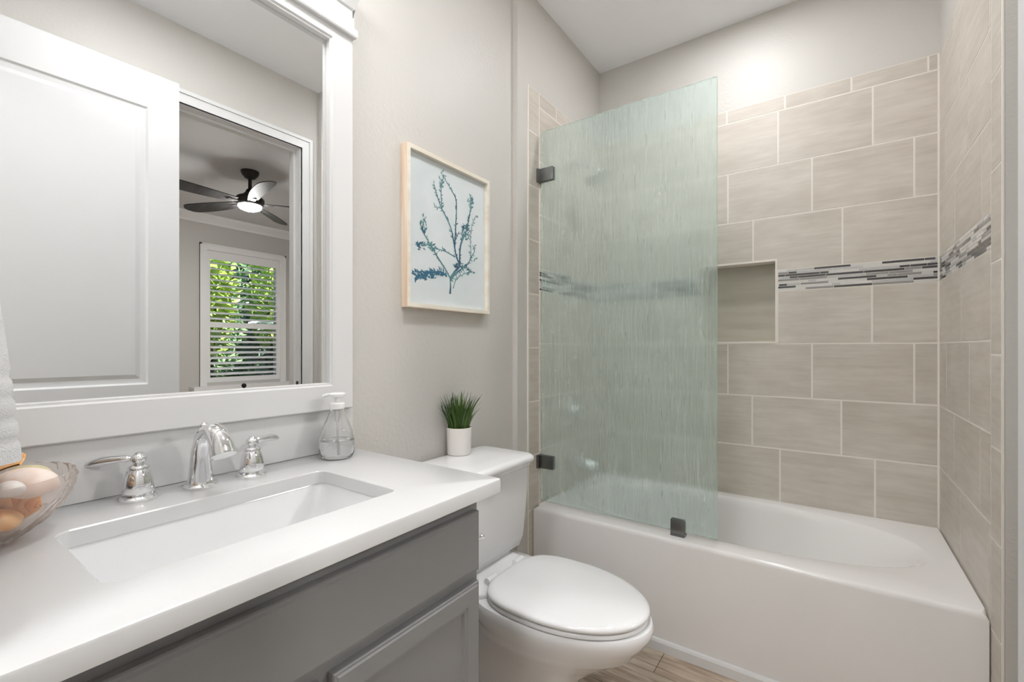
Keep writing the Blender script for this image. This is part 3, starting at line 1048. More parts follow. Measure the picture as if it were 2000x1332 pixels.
obj('paper', boxes((PXF - 0.003, PXF, AY0 + fw + 0.001, AY1 - fw - 0.001, AZ0 + fw + 0.001, AZ1 - fw - 0.001)), M_PAPER, t, smooth=False)
BR = dict(
    stem=[(1.265, 1.399), (1.268, 1.426), (1.265, 1.458)],
    b1=[(1.266, 1.458), (1.241, 1.487), (1.204, 1.522), (1.172, 1.556), (1.144, 1.585), (1.129, 1.604), (1.126, 1.639)],
    b2=[(1.266, 1.458), (1.293, 1.488), (1.319, 1.513), (1.301, 1.544), (1.288, 1.589), (1.271, 1.645), (1.241, 1.686), (1.216, 1.714), (1.195, 1.755), (1.180, 1.787)],
    b2a=[(1.241, 1.686), (1.220, 1.707), (1.180, 1.705)], b2b=[(1.222, 1.710), (1.217, 1.767), (1.224, 1.809), (1.237, 1.836)],
    b3=[(1.291, 1.578), (1.297, 1.663), (1.300, 1.754), (1.271, 1.793), (1.232, 1.826)],
    b4=[(1.319, 1.513), (1.324, 1.590), (1.356, 1.651), (1.375, 1.711), (1.385, 1.757), (1.393, 1.784)],
    b5=[(1.356, 1.516), (1.385, 1.557), (1.383, 1.638), (1.395, 1.691), (1.419, 1.731)],
    b6=[(1.293, 1.542), (1.249, 1.553), (1.204, 1.556), (1.160, 1.554)],
    b7=[(1.249, 1.462), (1.216, 1.475), (1.168, 1.465), (1.122, 1.451), (1.092, 1.442)],
    b8=[(1.266, 1.449), (1.293, 1.476), (1.329, 1.502), (1.356, 1.519)],
    b9=[(1.282, 1.421), (1.301, 1.459), (1.342, 1.483), (1.385, 1.501)],
    b10=[(1.380, 1.550), (1.406, 1.580), (1.409, 1.609)], b11=[(1.324, 1.590), (1.338, 1.647), (1.342, 1.679)], b12=[(1.297, 1.609), (1.315, 1.643)])
W0 = dict(stem=.0052, b1=.0038, b2=.0046, b3=.0036, b4=.0044, b7=.004, b8=.004, b9=.002)
bm = bmesh.new()
r3 = random.Random(21)


def flat_poly(pts, mi):
    """thin printed shape lying on the paper"""
    try:
        f = bm.faces.new([bm.verts.new((PXF + 0.0004 + 0.00002 * r3.random(), p[0], p[1])) for p in pts])
        f.material_index = mi
    except ValueError:
        pass


def leaflet(p, ang, L, w, mi):
    d = Vector((math.cos(ang), math.sin(ang)))
    nn = Vector((-d.y, d.x))
    p = Vector(p)
    flat_poly([p, p + d * L * 0.45 + nn * w, p + d * L, p + d * L * 0.45 - nn * w], mi)


DENS = dict(b1=1.0, b2=0.7, b3=0.8, b4=1.4, b5=1.1, b6=1.2, b7=5.0, b8=2.2, b9=0.8, b10=1.0, b11=1.4, b12=1.0, b2a=1.2, b2b=1.6, stem=0)
for nm, pl in BR.items():
    pts = smooth_path([(p[0], p[1], 0) for p in pl], 6)
    w0 = W0.get(nm, 0.0022)
    mi = 1 if nm == 'b7' else 0
    n_ = len(pts)
    for i in range(n_ - 1):
        a, b = pts[i].xy, pts[i + 1].xy
        d = (b - a)
        if d.length < 1e-6:
            continue
        nn = Vector((-d.y, d.x)).normalized()
        wa, wb = w0 * (1 - 0.6 * i / n_), w0 * (1 - 0.6 * (i + 1) / n_)
        jt = 0.0008 * (r3.random() - .5)
        flat_poly([a + nn * wa, a - nn * wa, b - nn * wb + nn * jt, b + nn * wb + nn * jt], mi)
        base = math.atan2(d.y, d.x)
        k = DENS[nm] * d.length / 0.010 * (0.5 + 1.0 * i / n_)
        while k > r3.random():
            k -= 1
            side = r3.choice((-1, 1))
            q = a + d * r3.random()
            L = r3.uniform(0.008, 0.020) * (1.3 if nm == 'b7' else 1)
            leaflet(q, base + side * r3.uniform(0.4, 1.2), L, L * r3.uniform(0.10, 0.2), mi)
# leafier clusters
for (cy, cz, ry, rz, cnt, ang0, mi) in ((1.129, 1.625, 0.014, 0.035, 26, 1.7, 0), (1.140, 1.556, 0.05, 0.012, 46, 0.2, 0), (1.108, 1.548, 0.012, 0.012, 14, 2.5, 1),
                                        (1.352, 1.645, 0.024, 0.030, 46, 1.2, 0), (1.386, 1.772, 0.016, 0.026, 30, 1.5, 0), (1.325, 1.508, 0.045, 0.014, 40, 0.6, 0),
                                        (1.140, 1.452, 0.06, 0.012, 70, 2.8, 1), (1.222, 1.810, 0.008, 0.03, 14, 1.6, 0), (1.400, 1.560, 0.012, 0.03, 8, 1.2, 0), (1.372, 1.50, 0.03, 0.012, 12, .3, 0)):
    for _ in range(cnt):
        a = r3.random() * 2 * PI
        rr3 = math.sqrt(r3.random())
        L = r3.uniform(0.008, 0.020)
        leaflet((cy + ry * rr3 * math.cos(a), cz + rz * rr3 * math.sin(a)), ang0 + r3.uniform(-0.9, 0.9), L, L * r3.uniform(0.12, 0.24), mi)
obj('botanical_drawing', bm, [M_INK, M_INK2], t, smooth=False)

# ------------------------------------------------------------------ toilet
TC = 1.25
t = thing('toilet', 'white two-piece toilet with closed lid beside the bathtub', 'toilet', (0.35, TC, 0))


def egg(xb, xf, hw, z, n=64, nb=3.2, nf=2.0, split=0.42, yc=TC):
    xc = xb + (xf - xb) * split
    pts = []
    for i in range(n):
        a = 2 * PI * i / n
        c, s = math.cos(a), math.sin(a)
        if c >= 0:
            e = nf
            x = xc + (xf - xc) * abs(c) ** (2 / e)
        else:
            e = nb
            x = xc - (xc - xb) * abs(c) ** (2 / e)
        y = yc + hw * (abs(s) ** (2 / e)) * (1 if s >= 0 else -1)
        pts.append((x, y, z))
    return pts


bm = bmesh.new()
R_ = [(0.10, 0.52, 0.108, 0.0, 3.0), (0.10, 0.52, 0.108, 0.02, 3.0), (0.11, 0.51, 0.100, 0.035, 3.0), (0.12, 0.505, 0.094, 0.09, 3.0), (0.13, 0.51, 0.094, 0.15, 2.8),
      (0.14, 0.54, 0.104, 0.20, 2.8), (0.16, 0.605, 0.130, 0.255, 2.6), (0.18, 0.668, 0.156, 0.300, 2.4), (0.185, 0.692, 0.166, 0.318, 2.4), (0.186, 0.700, 0.167, 0.322, 2.4), (0.19, 0.712, 0.176, 0.345, 2.6),
      (0.19, 0.736, 0.186, 0.368, 3.0), (0.19, 0.750, 0.191, 0.392, 3.0), (0.19, 0.752, 0.192, 0.408, 3.0), (0.193, 0.748, 0.189, 0.4165, 3.0), (0.22, 0.72, 0.165, 0.4185, 3.0)]
rings = [egg(xb, xf, hw, z, nb=nb) for xb, xf, hw, z, nb in R_]
loft(bm, rings)
obj('bowl', bm, M_CERAM, t, angle=60)
# rear deck that carries the tank
bm = bmesh.new()
dk = lambda x0, x1, hw, z, r: rrect(x0, x1, TC - hw, TC + hw, r, z)
loft(bm, [dk(0.04, 0.24, 0.10, 0.26, 0.03), dk(0.02, 0.26, 0.115, 0.33, 0.04), dk(0.005, 0.285, 0.150, 0.385, 0.045), dk(0.0, 0.29, 0.165, 0.410, 0.05), dk(0.0, 0.29, 0.165, 0.425, 0.05),
          dk(0.004, 0.286, 0.161, 0.432, 0.048), dk(0.02, 0.25, 0.14, 0.434, 0.04), dk(0.03, 0.20, 0.12, 0.452, 0.03), dk(0.03, 0.20, 0.12, 0.462, 0.03)])
obj('deck', bm, M_CERAM, t, angle=60)
# tank (slightly flared) and lid
bm = bmesh.new()


def tankring(x0, x1, hw, z, r, bow=0.012):
    pts = []
    for p in rrect(x0, x1, TC - hw, TC + hw, r, z):
        f = 1 - ((p[1] - TC) / hw) ** 2
        x = p[0] + (bow * f if p[0] > (x0 + x1) / 2 else 0)
        pts.append((x, p[1], p[2]))
    return pts


loft(bm, [tankring(0.03, 0.185, 0.150, 0.458, 0.03), tankring(0.002, 0.205, 0.176, 0.466, 0.028), tankring(-0.006, 0.214, 0.183, 0.50, 0.026), tankring(-0.010, 0.224, 0.190, 0.64, 0.025),
          tankring(-0.012, 0.228, 0.193, 0.757, 0.025), tankring(0.0, 0.20, 0.18, 0.7575, 0.025)])
obj('tank', bm, M_CERAM, t, angle=60)
bm = bmesh.new()
loft(bm, [tankring(-0.008, 0.226, 0.190, 0.7578, 0.03), tankring(-0.013, 0.234, 0.196, 0.759, 0.03), tankring(-0.014, 0.239, 0.200, 0.764, 0.032), tankring(-0.014, 0.240, 0.201, 0.771, 0.034),
          tankring(-0.016, 0.246, 0.207, 0.775, 0.036), tankring(-0.018, 0.251, 0.211, 0.783, 0.038), tankring(-0.016, 0.249, 0.209, 0.792, 0.038), tankring(-0.010, 0.242, 0.203, 0.7985, 0.038),
          tankring(0.0, 0.230, 0.192, 0.801, 0.034), tankring(0.06, 0.16, 0.10, 0.8015, 0.03)])
obj('tank_lid', bm, M_CERAM, t, angle=60)
bm = bmesh.new()
lathe(bm, [(0.012, 0.0), (0.013, 0.004), (0.010, 0.010), (0.007, 0.014), (0.007, 0.020)], (0.228, TC - 0.160, 0.600), 20, 'X')
tube(bm, smooth_path([(0.244, TC - 0.162, 0.600), (0.250, TC - 0.145, 0.600), (0.251, TC - 0.124, 0.599)], 4), [0.006] * 4 + [0.0065] * 3 + [0.008, 0.010], 14)
obj('flush_lever', bm, M_CHROME, t)
# seat ring and lid
bm = bmesh.new()
loft(bm, [egg(0.262, 0.731, 0.183, 0.4195), egg(0.258, 0.736, 0.187, 0.4215), egg(0.258, 0.736, 0.187, 0.429), egg(0.262, 0.732, 0.183, 0.4325), egg(0.31, 0.70, 0.14, 0.4328)])
obj('seat', bm, M_CERAM, t, angle=60)
bm = bmesh.new()
loft(bm, [egg(0.266, 0.730, 0.180, 0.4358), egg(0.258, 0.739, 0.188, 0.4375), egg(0.256, 0.741, 0.190, 0.442), egg(0.257, 0.740, 0.189, 0.4475), egg(0.263, 0.733, 0.183, 0.4520),
          egg(0.275, 0.718, 0.170, 0.4545), egg(0.32, 0.66, 0.12, 0.4565), egg(0.42, 0.54, 0.04, 0.4572)])
obj('seat_lid', bm, M_CERAM, t, angle=60)
for s in (-1, 1):
    bm = bmesh.new()
    tube(bm, [(0.252, TC + s * 0.055, 0.444), (0.252, TC + s * 0.10, 0.444)], 0.011, 14)
    add_box(bm, 0.240, 0.264, TC + s * 0.0775 - 0.018, TC + s * 0.0775 + 0.018, 0.4335, 0.441)
    obj('hinge', bm, M_PLAST, t)

# ------------------------------------------------------------------ potted grass on the tank
px, py, pz = 0.022, 1.274, 0.8018
t = thing('potted_grass', 'small green grass plant in a white pot on the toilet tank', 'plant', (px, py, pz))
bm = bmesh.new()
lathe(bm, [(0.041, 0.0003), (0.0435, 0.002), (0.0445, 0.03), (0.0465, 0.098), (0.0462, 0.100), (0.0435, 0.100), (0.0425, 0.088), (0.041, 0.085)], (px, py, pz), 44)
obj('pot', bm, M_POT, t)
bm = bmesh.new()
lathe(bm, [(0.0415, 0.0855), (0.0418, 0.089), (0.02, 0.092), (0.0, 0.093)], (px, py, pz), 24)
obj('soil', bm, M_SOIL, t)
bm = bmesh.new()
rg = random.Random(4)
for k in range(150):
    a = rg.random() * 2 * PI
    r = 0.036 * math.sqrt(rg.random())
    b0 = Vector((px + r * math.cos(a), py + r * math.sin(a), pz + 0.088))
    L = rg.uniform(0.085, 0.155)
    a2 = a + rg.uniform(-0.6, 0.6)
    out = (r / 0.036) * rg.uniform(0.15, 0.62) + 0.03
    d = Vector((math.cos(a2), math.sin(a2), 0))
    sd = Vector((-math.sin(a2 + rg.uniform(-0.8, 0.8)), math.cos(a2), 0)).normalized()
    w = rg.uniform(0.0022, 0.0042)
    ring = []
    prevrow = None
    for i in range(7):
        f = i / 6
        p = b0 + d * (L * out * (0.35 * f + 0.65 * f * f)) + Vector((0, 0, L * (f - 0.28 * out * f * f)))
        if p.x < XL + 0.004:
            p.x = XL + 0.004 + 0.02 * (rg.random()) * f * 0.2
        ww = w * (1 - f ** 2.2) + 0.0002
        row = [bm.verts.new(p - sd * ww), bm.verts.new(p + d * ww * 0.35), bm.verts.new(p + sd * ww)]
        if prevrow:
            for q in range(2):
                bm.faces.new((prevrow[q], prevrow[q + 1], row[q + 1], row[q]))
        prevrow = row
obj('foliage', bm, M_GRASS, t, angle=80)

# ------------------------------------------------------------------ bathtub
TZ, TY0, TY1, TX0, TX1 = 0.446, 1.8165, YB - 0.003, 0.004, XR - 0.004
t = thing('bathtub', 'white alcove bathtub with a plain front apron', 'bathtub', (0.76, 2.2, 0))
N = 144
tcx, tcy = 0.755, 2.215


def rect_ring(x0, x1, y0, y1, z):
    pts = []
    ca = [math.atan2(y - tcy, x - tcx) % (2 * PI) for x in (TX0, TX1) for y in (TY0, TY1)]
    angs = [2 * PI * i / N for i in range(N)]
    for c in ca:
        k = min(range(N), key=lambda i: abs(angs[i] - c))
        angs[k] = c
    for a in angs:
        c, s = math.cos(a), math.sin(a)
        ts = []
        if c > 1e-9: ts.append((x1 - tcx) / c)
        if c < -1e-9: ts.append((x0 - tcx) / c)
        if s > 1e-9: ts.append((y1 - tcy) / s)
        if s < -1e-9: ts.append((y0 - tcy) / s)
        r = min(ts)
        pts.append((tcx + r * c, tcy + r * s, z))
    return pts


def oval(ax, ay, z, e=2.5, cx=tcx, cy=tcy):
    pts = []
    for i in range(N):
        a = 2 * PI * i / N
        c, s = math.cos(a), math.sin(a)
        k = (abs(c / ax) ** e + abs(s / ay) ** e) ** (-1 / e)
        pts.append((cx + k * c, cy + k * s, z))
    return pts


bm = bmesh.new()
rings = [rect_ring(TX0, TX1, TY0, TY1, 0.0), rect_ring(TX0, TX1, TY0, TY1, TZ - 0.018), rect_ring(TX0, TX1, TY0 + .003, TY1, TZ - 0.007), rect_ring(TX0 + .001, TX1 - .001, TY0 + .008, TY1 - .001, TZ - 0.0015),
         rect_ring(TX0 + .002, TX1 - .002, TY0 + .016, TY1 - .002, TZ),
         ] + [oval((b - a) / 2, ay, TZ - dz, 2.4, (a + b) / 2) for a, b, ay, dz in (
             (0.066, 1.445, 0.302, 0.0), (0.074, 1.433, 0.295, 0.003), (0.081, 1.415, 0.289, 0.012), (0.090, 1.375, 0.283, 0.04), (0.10, 1.31, 0.276, 0.085), (0.115, 1.24, 0.268, 0.14),
             (0.14, 1.13, 0.255, 0.22), (0.165, 1.04, 0.24, 0.29), (0.20, 0.97, 0.22, 0.335), (0.25, 0.90, 0.19, 0.36), (0.36, 0.78, 0.12, 0.37), (0.5, 0.62, 0.04, 0.373))]
loft(bm, rings)
obj('tub_body', bm, M_TUB, t, angle=40)
bm = bmesh.new()
lathe(bm, [(0.036, 0.0), (0.036, 0.004), (0.030, 0.009), (0.0, 0.010)], (0.112, 2.2, 0.33), 28, 'X')
obj('overflow_plate', bm, M_CHROME, t)

# ------------------------------------------------------------------ glass screen
GX0, GX1, GY, GZ0, GZ1 = 0.019, 0.800, 1.870, 0.4655, 2.230
t = thing('shower_screen', 'frosted rain glass shower screen standing on the tub rim', 'shower screen', (0.4, GY, GZ0))
bm = boxes((GX0, GX1, GY - 0.005, GY + 0.005, GZ0, GZ1))
obj('glass_panel', bm, M_RAIN, t, smooth=False)


def clamp(x0, x1, z0, z1, label=None):
    bm = boxes((x0, x1, GY - 0.013, GY - 0.0055, z0, z1), (x0, x1, GY + 0.0055, GY + 0.013, z0, z1))
    bevel(bm, 0.0012, 2)
    return bm


for z0 in (1.990, 0.622):
    bm = clamp(0.014, 0.086, z0, z0 + 0.062)
    add_box(bm, 0.002, 0.015, GY - 0.024, GY + 0.024, z0, z0 + 0.062)
    obj('clamp', bm, M_NICKEL, t)
bm = clamp(0.628, 0.682, 0.458, 0.512)
add_box(bm, 0.628, 0.682, GY - 0.013, GY + 0.024, TZ + 0.0005, 0.459)
obj('clamp', bm, M_NICKEL, t)

# ------------------------------------------------------------------ shower fittings on the left alcove wall
t = thing('overhead_shower', 'chrome shower head on an arm, blurred behind the glass', 'shower head', (0.0, 2.20, 2.18))
bm = bmesh.new()
lathe(bm, [(0.030, 0.0), (0.030, 0.005), (0.018, 0.012), (0.009, 0.014)], (0.0015, 2.20, 2.18), 28, 'X')
tube(bm, smooth_path([(0.010, 2.20, 2.18), (0.06, 2.20, 2.178), (0.11, 2.20, 2.155), (0.135, 2.20, 2.125)], 6), 0.0095, 14)
obj('arm', bm, M_CHROME, t)
bm = bmesh.new()
ax = Vector((0.45, 0.0, -0.9)).normalized()
q = ax.to_track_quat('Z', 'Y').to_matrix().to_4x4()
lathe(bm, [(0.012, -0.005), (0.020, 0.012), (0.052, 0.036), (0.066, 0.046), (0.066, 0.056), (0.060, 0.060), (0.0, 0.0605)], (0, 0, 0), 36)
bmesh.ops.transform(bm, matrix=Matrix.Translation((0.135, 2.20, 2.125)) @ q, verts=bm.verts)
obj('head', bm, M_CHROME, t)
t = thing('shower_valve', 'round chrome shower valve with lever, behind the glass above the tub spout', 'shower valve', (0.0, 2.19, 0.865))
bm = bmesh.new()
lathe(bm, [(0.085, 0.0), (0.085, 0.004), (0.070, 0.011), (0.030, 0.016), (0.028, 0.05), (0.024, 0.056), (0.0, 0.058)], (0.0015, 2.19, 0.865), 40, 'X')
obj('escutcheon', bm, M_CHROME, t)
bm = bmesh.new()
tube(bm, [(0.045, 2.19, 0.865), (0.052, 2.215, 0.84), (0.058, 2.245, 0.81)], [0.010, 0.009, 0.008], 12)
obj('lever', bm, M_CHROME, t)
t = thing('tub_spout', 'chrome tub spout on the alcove wall just above the tub rim', 'tub spout', (0.0, 2.20, 0.585))
bm = bmesh.new()
tube(bm, smooth_path([(0.0015, 2.20, 0.590), (0.05, 2.20, 0.590), (0.10, 2.20, 0.586), (0.130, 2.20, 0.572), (0.138, 2.20, 0.555)], 5), [0.030] * 6 + [0.027] * 6 + [0.024] * 6 + [0.022] * 3, 20)
obj('spout', bm, M_CHROME, t)

# ------------------------------------------------------------------ door leaf, open beside the camera, seen in the mirror
LX, LA, LB, LT = 1.383, -0.012, 0.867, 0.035
t = thing('door_1', 'open white two-panel entrance door, seen in the mirror', 'door', (LX, LA, 0), kind='structure')


def panel_door(h, w, th, panels):
    """leaf in local coords: y along width, x thickness, both faces with recessed panels"""
    bm = bmesh.new()
    ys = sorted({0, w} | {p[i] for p in panels for i in (0, 1)})
    zs = sorted({0.012, h} | {p[i] for p in panels for i in (2, 3)})
    for side in (0, 1):
        x = 0 if side == 0 else th
        s = 1 if side == 0 else -1
        for a, b in zip(ys, ys[1:]):
            for c, d in zip(zs, zs[1:]):
                pan = any(p[0] <= a and b <= p[1] and p[2] <= c and d <= p[3] for p in panels)
                if not pan:
                    bm.faces.new([bm.verts.new(v) for v in ((x, a, c), (x, b, c), (x, b, d), (x, a, d))])
        for (a, b, c, d) in panels:
            rings = []
            for dx, i in ((0, 0), (0.007, 0.008), (0.010, 0.024), (0.010, 0.028), (0.004, 0.046)):
                rings.append([(x + s * dx, a + i, c + i), (x + s * dx, b - i, c + i), (x + s * dx, b - i, d - i), (x + s * dx, a + i, d - i)])
            loft(bm, rings, False, True)
    z0 = 0.012
    for q in (((0, 0, z0), (th, 0, z0), (th, w, z0), (0, w, z0)), ((0, 0, h), (th, 0, h), (th, w, h), (0, w, h)),
              ((0, 0, z0), (th, 0, z0), (th, 0, h), (0, 0, h)), ((0, w, z0), (th, w, z0), (th, w, h), (0, w, h))):
        bm.faces.new([bm.verts.new(v) for v in q])
    bmesh.ops.remove_doubles(bm, verts=bm.verts, dist=0.0002)
    return bm


lw = LB - LA
bm = panel_door(2.462, lw, LT, [(0.12, lw - 0.12, 1.03, 2.30), (0.12, lw - 0.12, 0.24, 0.90)])
leaf = obj('leaf', bm, M_DOORW, None, smooth=True, angle=12)
leaf.parent = t
leaf.location = (0, 0, 0)
leaf.rotation_euler = (0, 0, R(1.6))
bm = boxes((LX - 0.0225 - 0.006, LX - 0.0205, LB - 0.095, LB - 0.045, 0.86, 0.978))
bevel(bm, 0.002, 2)
obj('pull_plate', bm, M_BLACK, t)

# ------------------------------------------------------------------ ceiling fan in the bedroom
fx, fy = 3.315, 2.10
t = thing('ceiling_fan', 'dark five-blade ceiling fan with lit lamp in the bedroom, seen in the mirror', 'ceiling fan', (fx, fy, H))
bm = bmesh.new()
lathe(bm, [(0.078, -0.0005), (0.078, -0.012), (0.070, -0.035), (0.045, -0.065), (0.020, -0.075)], (fx, fy, H), 32)
obj('canopy', bm, M_BRONZE, t)
bm = bmesh.new()
lathe(bm, [(0.016, -0.07), (0.016, -0.19)], (fx, fy, H), 16)
obj('downrod', bm, M_BRONZE, t)
bm = bmesh.new()
lathe(bm, [(0.018, -0.165), (0.030, -0.175), (0.040, -0.20), (0.065, -0.225), (0.105, -0.243), (0.122, -0.262), (0.122, -0.295), (0.110, -0.318), (0.100, -0.325)], (fx, fy, H), 36)
obj('motor_housing', bm, M_BRONZE, t)
bm = bmesh.new()
lathe(bm, [(0.098, -0.326), (0.098, -0.335), (0.09, -0.352), (0.06, -0.366), (0.0, -0.372)], (fx, fy, H), 36)
obj('lamp', bm, M_FANL, t)
for k in range(5):
    a = R(-22 + 72 * k)
    bm = bmesh.new()
    n_ = 20
    up, dn = [], []
    for i in range(n_ + 1):
        f = i / n_
        r = 0.13 + 0.62 * f
        w = 0.045 + 0.03 * math.sin(PI * min(1, f * 1.15) * 0.62)
        if f > 0.85:
            w *= math.sqrt(max(0.02, 1 - ((f - 0.85) / 0.15) ** 2 * 0.96))
        tilt = -0.22
        row = []
        for s in (-1, -0.5, 0, 0.5, 1):
            row.append(Vector((r, s * w + 0.012 * math.sin(PI * f), s * w * tilt)))
        up.append(row)
    rot = Matrix.Translation((fx, fy, H - 0.30)) @ Matrix.Rotation(a, 4, 'Z')
    gu = [[bm.verts.new(rot @ (p + Vector((0, 0, 0.004)))) for p in row] for row in up]
    gd = [[bm.verts.new(rot @ (p - Vector((0, 0, 0.004)))) for p in row] for row in up]
    for i in range(n_):
        for j in range(4):
            bm.faces.new((gu[i][j], gu[i][j + 1], gu[i + 1][j + 1], gu[i + 1][j]))
            bm.faces.new((gd[i][j], gd[i + 1][j], gd[i + 1][j + 1], gd[i][j + 1]))
        bm.faces.new((gu[i][0], gu[i + 1][0], gd[i + 1][0], gd[i][0]))
        bm.faces.new((gu[i][4], gd[i][4], gd[i + 1][4], gu[i + 1][4]))
    bm.faces.new([v for v in gu[0]] + [v for v in reversed(gd[0])])
    bm.faces.new([v for v in gu[n_]] + [v for v in reversed(gd[n_])])
    b_ = obj('blade', bm, M_BLADE, t)
    bm = bmesh.new()
    add_box(bm, 0.09, 0.20, -0.018, 0.018, -0.010, -0.004)
    bmesh.ops.transform(bm, matrix=rot, verts=bm.verts)
    obj('blade_bracket', bm, M_BRONZE, b_)

# ------------------------------------------------------------------ bedroom window with plantation shutter
t = thing('window_1', 'white plantation shutter window in the bedroom, seen in the mirror', 'window', (XF, 2.94, WZ0), kind='structure')
bm = bmesh.new()
CW = 0.075
add_box(bm, XF - 0.018, XF, WY0 - CW, WY0 + 0.004, WZ0 - 0.04, WZ1 + CW)
add_box(bm, XF - 0.018, XF, WY1 - 0.004, WY1 + CW, WZ0 - 0.04, WZ1 + CW)
add_box(bm, XF - 0.018, XF, WY0, WY1, WZ1 - 0.004, WZ1 + CW)
add_box(bm, XF - 0.026, XF, WY0 - CW, WY0 - CW + 0.02, WZ0 - 0.04, WZ1 + CW)
add_box(bm, XF - 0.026, XF, WY1 + CW - 0.02, WY1 + CW, WZ0 - 0.04, WZ1 + CW)
add_box(bm, XF - 0.026, XF, WY0 - CW, WY1 + CW, WZ1 + CW - 0.02, WZ1 + CW)
obj('window_frame', bm, M_WHITE, t, smooth=False)
bm = boxes((XF - 0.16, XF, 2.28, 3.75, 0.675, 0.72), (XF - 0.03, XF, 2.32, 3.70, 0.5, 0.675))
obj('window_sill', bm, M_WHITE, t, smooth=False)
bm = bmesh.new()
x0, x1 = XF + 0.008, XF + 0.036
add_box(bm, x0, x1, WY0, WY0 + 0.05, WZ0, WZ1)
add_box(bm, x0, x1, WY1 - 0.05, WY1, WZ0, WZ1)
add_box(bm, x0, x1, WY0 + 0.05, WY1 - 0.05, WZ1 - 0.11, WZ1)
add_box(bm, x0, x1, WY0 + 0.05, WY1 - 0.05, WZ0, WZ0 + 0.06)
add_box(bm, x0, x1, WY0 + 0.05, WY1 - 0.05, 1.46, 1.53)
sf = obj('shutter', bm, M_WHITE, t, smooth=False)
bm = bmesh.new()
for z0, z1, n_, tl in ((0.83, 1.45, 9, 0.42), (1.54, 2.32, 11, 0.42)):
    for k in range(n_):
        z = z0 + (z1 - z0) * (k + 0.5) / n_
        rows_ = []
        pr = [(-0.038, 0.0), (-0.02, 0.005), (0.0, 0.0065), (0.02, 0.005), (0.038, 0.0), (0.02, -0.005), (0.0, -0.0065), (-0.02, -0.005)]
        c_, s_ = math.cos(tl), math.sin(tl)
        loft(bm, [[(XF + 0.022 + p[0] * c_ - p[1] * s_, y, z + p[0] * s_ + p[1] * c_) for p in pr] for y in (WY0 + 0.051, WY1 - 0.051)])
obj('louvers', bm, M_WHITE, sf, angle=50)
bm = boxes((XF + 0.11, XF + 0.114, WY0, WY1, WZ0, WZ1))
obj('pane', bm, M_EDGE, t, smooth=False)
bm = boxes((XF + 0.10, XF + 0.125, WY0, WY1, 1.47, 1.515), (XF + 0.10, XF + 0.125, WY0, WY0 + 0.03, WZ0, WZ1), (XF + 0.10, XF + 0.125, WY1 - 0.03, WY1, WZ0, WZ1))
obj('sash', bm, M_WHITE, t, smooth=False)

# black ball-topped post in front of the window
t = thing('bed_post', 'black ball-topped post before the white window sill, seen in the mirror', 'post', (4.85, 2.74, 0))
bm = bmesh.new()
lathe(bm, [(0.03, 0.0), (0.03, 0.02), (0.02, 0.03), (0.02, 0.655), (0.046, 0.668), (0.050, 0.680), (0.020, 0.692), (0.012, 0.699)], (4.85, 2.74, 0), 24)
obj('post', bm, M_BLACK, t)
bm = bmesh.new()
lathe(bm, [(0.012, 0.698), (0.024, 0.708), (0.029, 0.724), (0.024, 0.742), (0.010, 0.752), (0.0, 0.753)], (4.85, 2.74, 0), 24)
obj('finial', bm, M_BLACK, t)

# ------------------------------------------------------------------ garden beyond the window
bm = boxes((5.41, 16.0, -4.0, 12.0, -0.3, -0.15))
tag(obj('garden_ground', bm, M_MULCH, smooth=False), 'dark mulch ground of the garden beyond the shutters', 'ground', kind='structure')


def shrub(name, x, y, rx, rz, zc, n, m, label, L=(0.10, 0.2), group='garden shrubs beyond the window'):
    t = thing(name, label, 'shrub', (x, y, -0.15), group)
    r = random.Random(int(x * 100 + y * 10))
    bm = bmesh.new()
    for k in range(n):
        a, b = r.random() * 2 * PI, r.uniform(-1, 1)
        q = math.sqrt(1 - b * b)
        s = r.uniform(0.55, 1.0)
        p = Vector((x + rx * s * q * math.cos(a), y + rx * s * q * math.sin(a), zc + rz * s * b))
        d = Vector((r.uniform(-1, 1), r.uniform(-1, 1), r.uniform(-0.6, 0.9))).normalized()
        sd = d.cross(Vector((r.uniform(-1, 1), r.uniform(-1, 1), r.uniform(-1, 1)))).normalized()
        l_ = r.uniform(*L)
        w = l_ * r.uniform(0.18, 0.3)
        up_ = d.cross(sd) * l_ * 0.12
        v = [bm.verts.new(c) for c in (p, p + d * l_ * 0.5 + sd * w + up_, p + d * l_, p + d * l_ * 0.5 - sd * w + up_)]
        bm.faces.new((v[0], v[1], v[2]))
        bm.faces.new((v[0], v[2], v[3]))
    obj('foliage', bm, m, t, smooth=False)
    bm = bmesh.new()
    for k in range(4):
        a = k * PI / 2 + 0.4
        tube(bm, [(x + 0.05 * math.cos(a), y + 0.05 * math.sin(a), -0.15), (x + rx * 0.4 * math.cos(a), y + rx * 0.4 * math.sin(a), zc)], [0.03, 0.015], 8)
    obj('stem', bm, M_TRUNK, t)
    return t


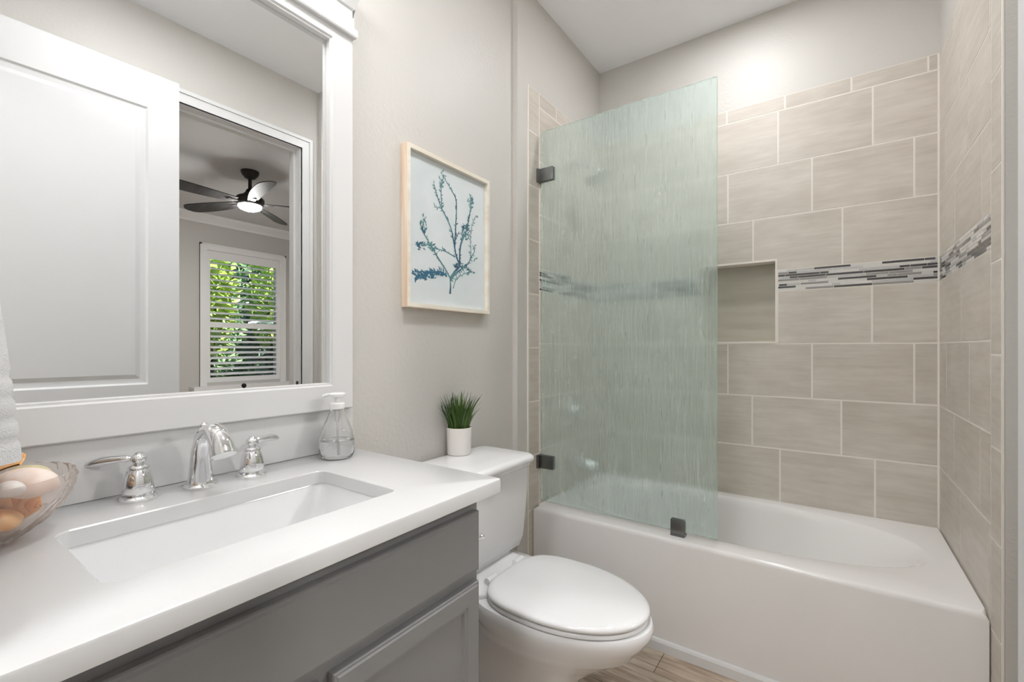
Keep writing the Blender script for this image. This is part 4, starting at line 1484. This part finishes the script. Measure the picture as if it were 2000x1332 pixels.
shrub('garden_shrub', 6.6, 2.95, 0.42, 0.95, 1.95, 1300, M_LEAF1, 'bright yellow-green shrub on the near side of the window view')
shrub('garden_shrub', 7.95, 3.55, 0.50, 1.0, 1.5, 1500, M_LEAF2, 'mid green shrub in the centre of the window view')
shrub('garden_shrub', 7.95, 4.85, 0.60, 1.2, 2.2, 1700, M_LEAF1, 'light green shrub high behind the pale fronds in the window')
shrub('garden_shrub', 9.7, 3.75, 0.88, 1.9, 1.8, 2600, M_LEAF3, 'tall dark green hedge shrub behind the mid green one', (0.22, 0.36))
shrub('garden_shrub', 9.7, 5.95, 0.88, 2.0, 1.9, 2600, M_LEAF3, 'tall dark green hedge shrub at the far side of the garden', (0.22, 0.36))
shrub('garden_shrub', 11.9, 5.8, 1.0, 2.2, 2.0, 2300, M_LEAF2, 'tall green shrub in the gap between the two dark hedge shrubs', (0.24, 0.4))
shrub('garden_shrub', 6.3, 3.62, 0.28, 0.32, 0.25, 600, M_LEAF3, 'low dark shrub along the bottom of the window view')


def palm(x, y, z0, n, L, m, label):
    t = thing('garden_palm', label, 'palm', (x, y, -0.15), 'garden palms beyond the window')
    r = random.Random(int(x * 31 + y * 17))
    for k in range(n):
        a = 2 * PI * k / n + r.uniform(-0.2, 0.2)
        el = r.uniform(0.5, 1.2)
        d = Vector((math.cos(a), math.sin(a), 0))
        bm = bmesh.new()
        pts = []
        for i in range(13):
            f = i / 12
            pts.append(Vector((x, y, z0)) + d * (L * f * math.cos(el * (1 - 0.3 * f))) + Vector((0, 0, L * (math.sin(el) * f - 0.55 * f * f))))
        tube(bm, pts, [0.012 * (1 - 0.8 * i / 12) for i in range(13)], 6)
        sd = Vector((-d.y, d.x, 0))
        for i in range(1, 13):
            for s in (-1, 1):
                for h in (0, 0.5):
                    p = pts[i] if h == 0 else (pts[i] + pts[i - 1]) / 2
                    l_ = L * 0.3 * math.sin(PI * (0.15 + 0.8 * i / 13))
                    e = p + sd * s * l_ + d * l_ * 0.5 - Vector((0, 0, l_ * 0.35))
                    w = Vector((0, 0, 0.012)) + d * 0.014
                    v = [bm.verts.new(c) for c in (p - w, p + w, e)]
                    bm.faces.new(v)
        obj('frond', bm, m, t, smooth=False)
    bm = bmesh.new()
    tube(bm, [(x, y, -0.15), (x + 0.03, y, z0 * 0.5), (x, y, z0 + 0.02)], [0.08, 0.06, 0.05], 10)
    obj('trunk', bm, M_TRUNK, t)


palm(6.75, 4.25, 1.5, 11, 0.62, M_LEAF4, 'pale silvery palm on the far side of the window view')
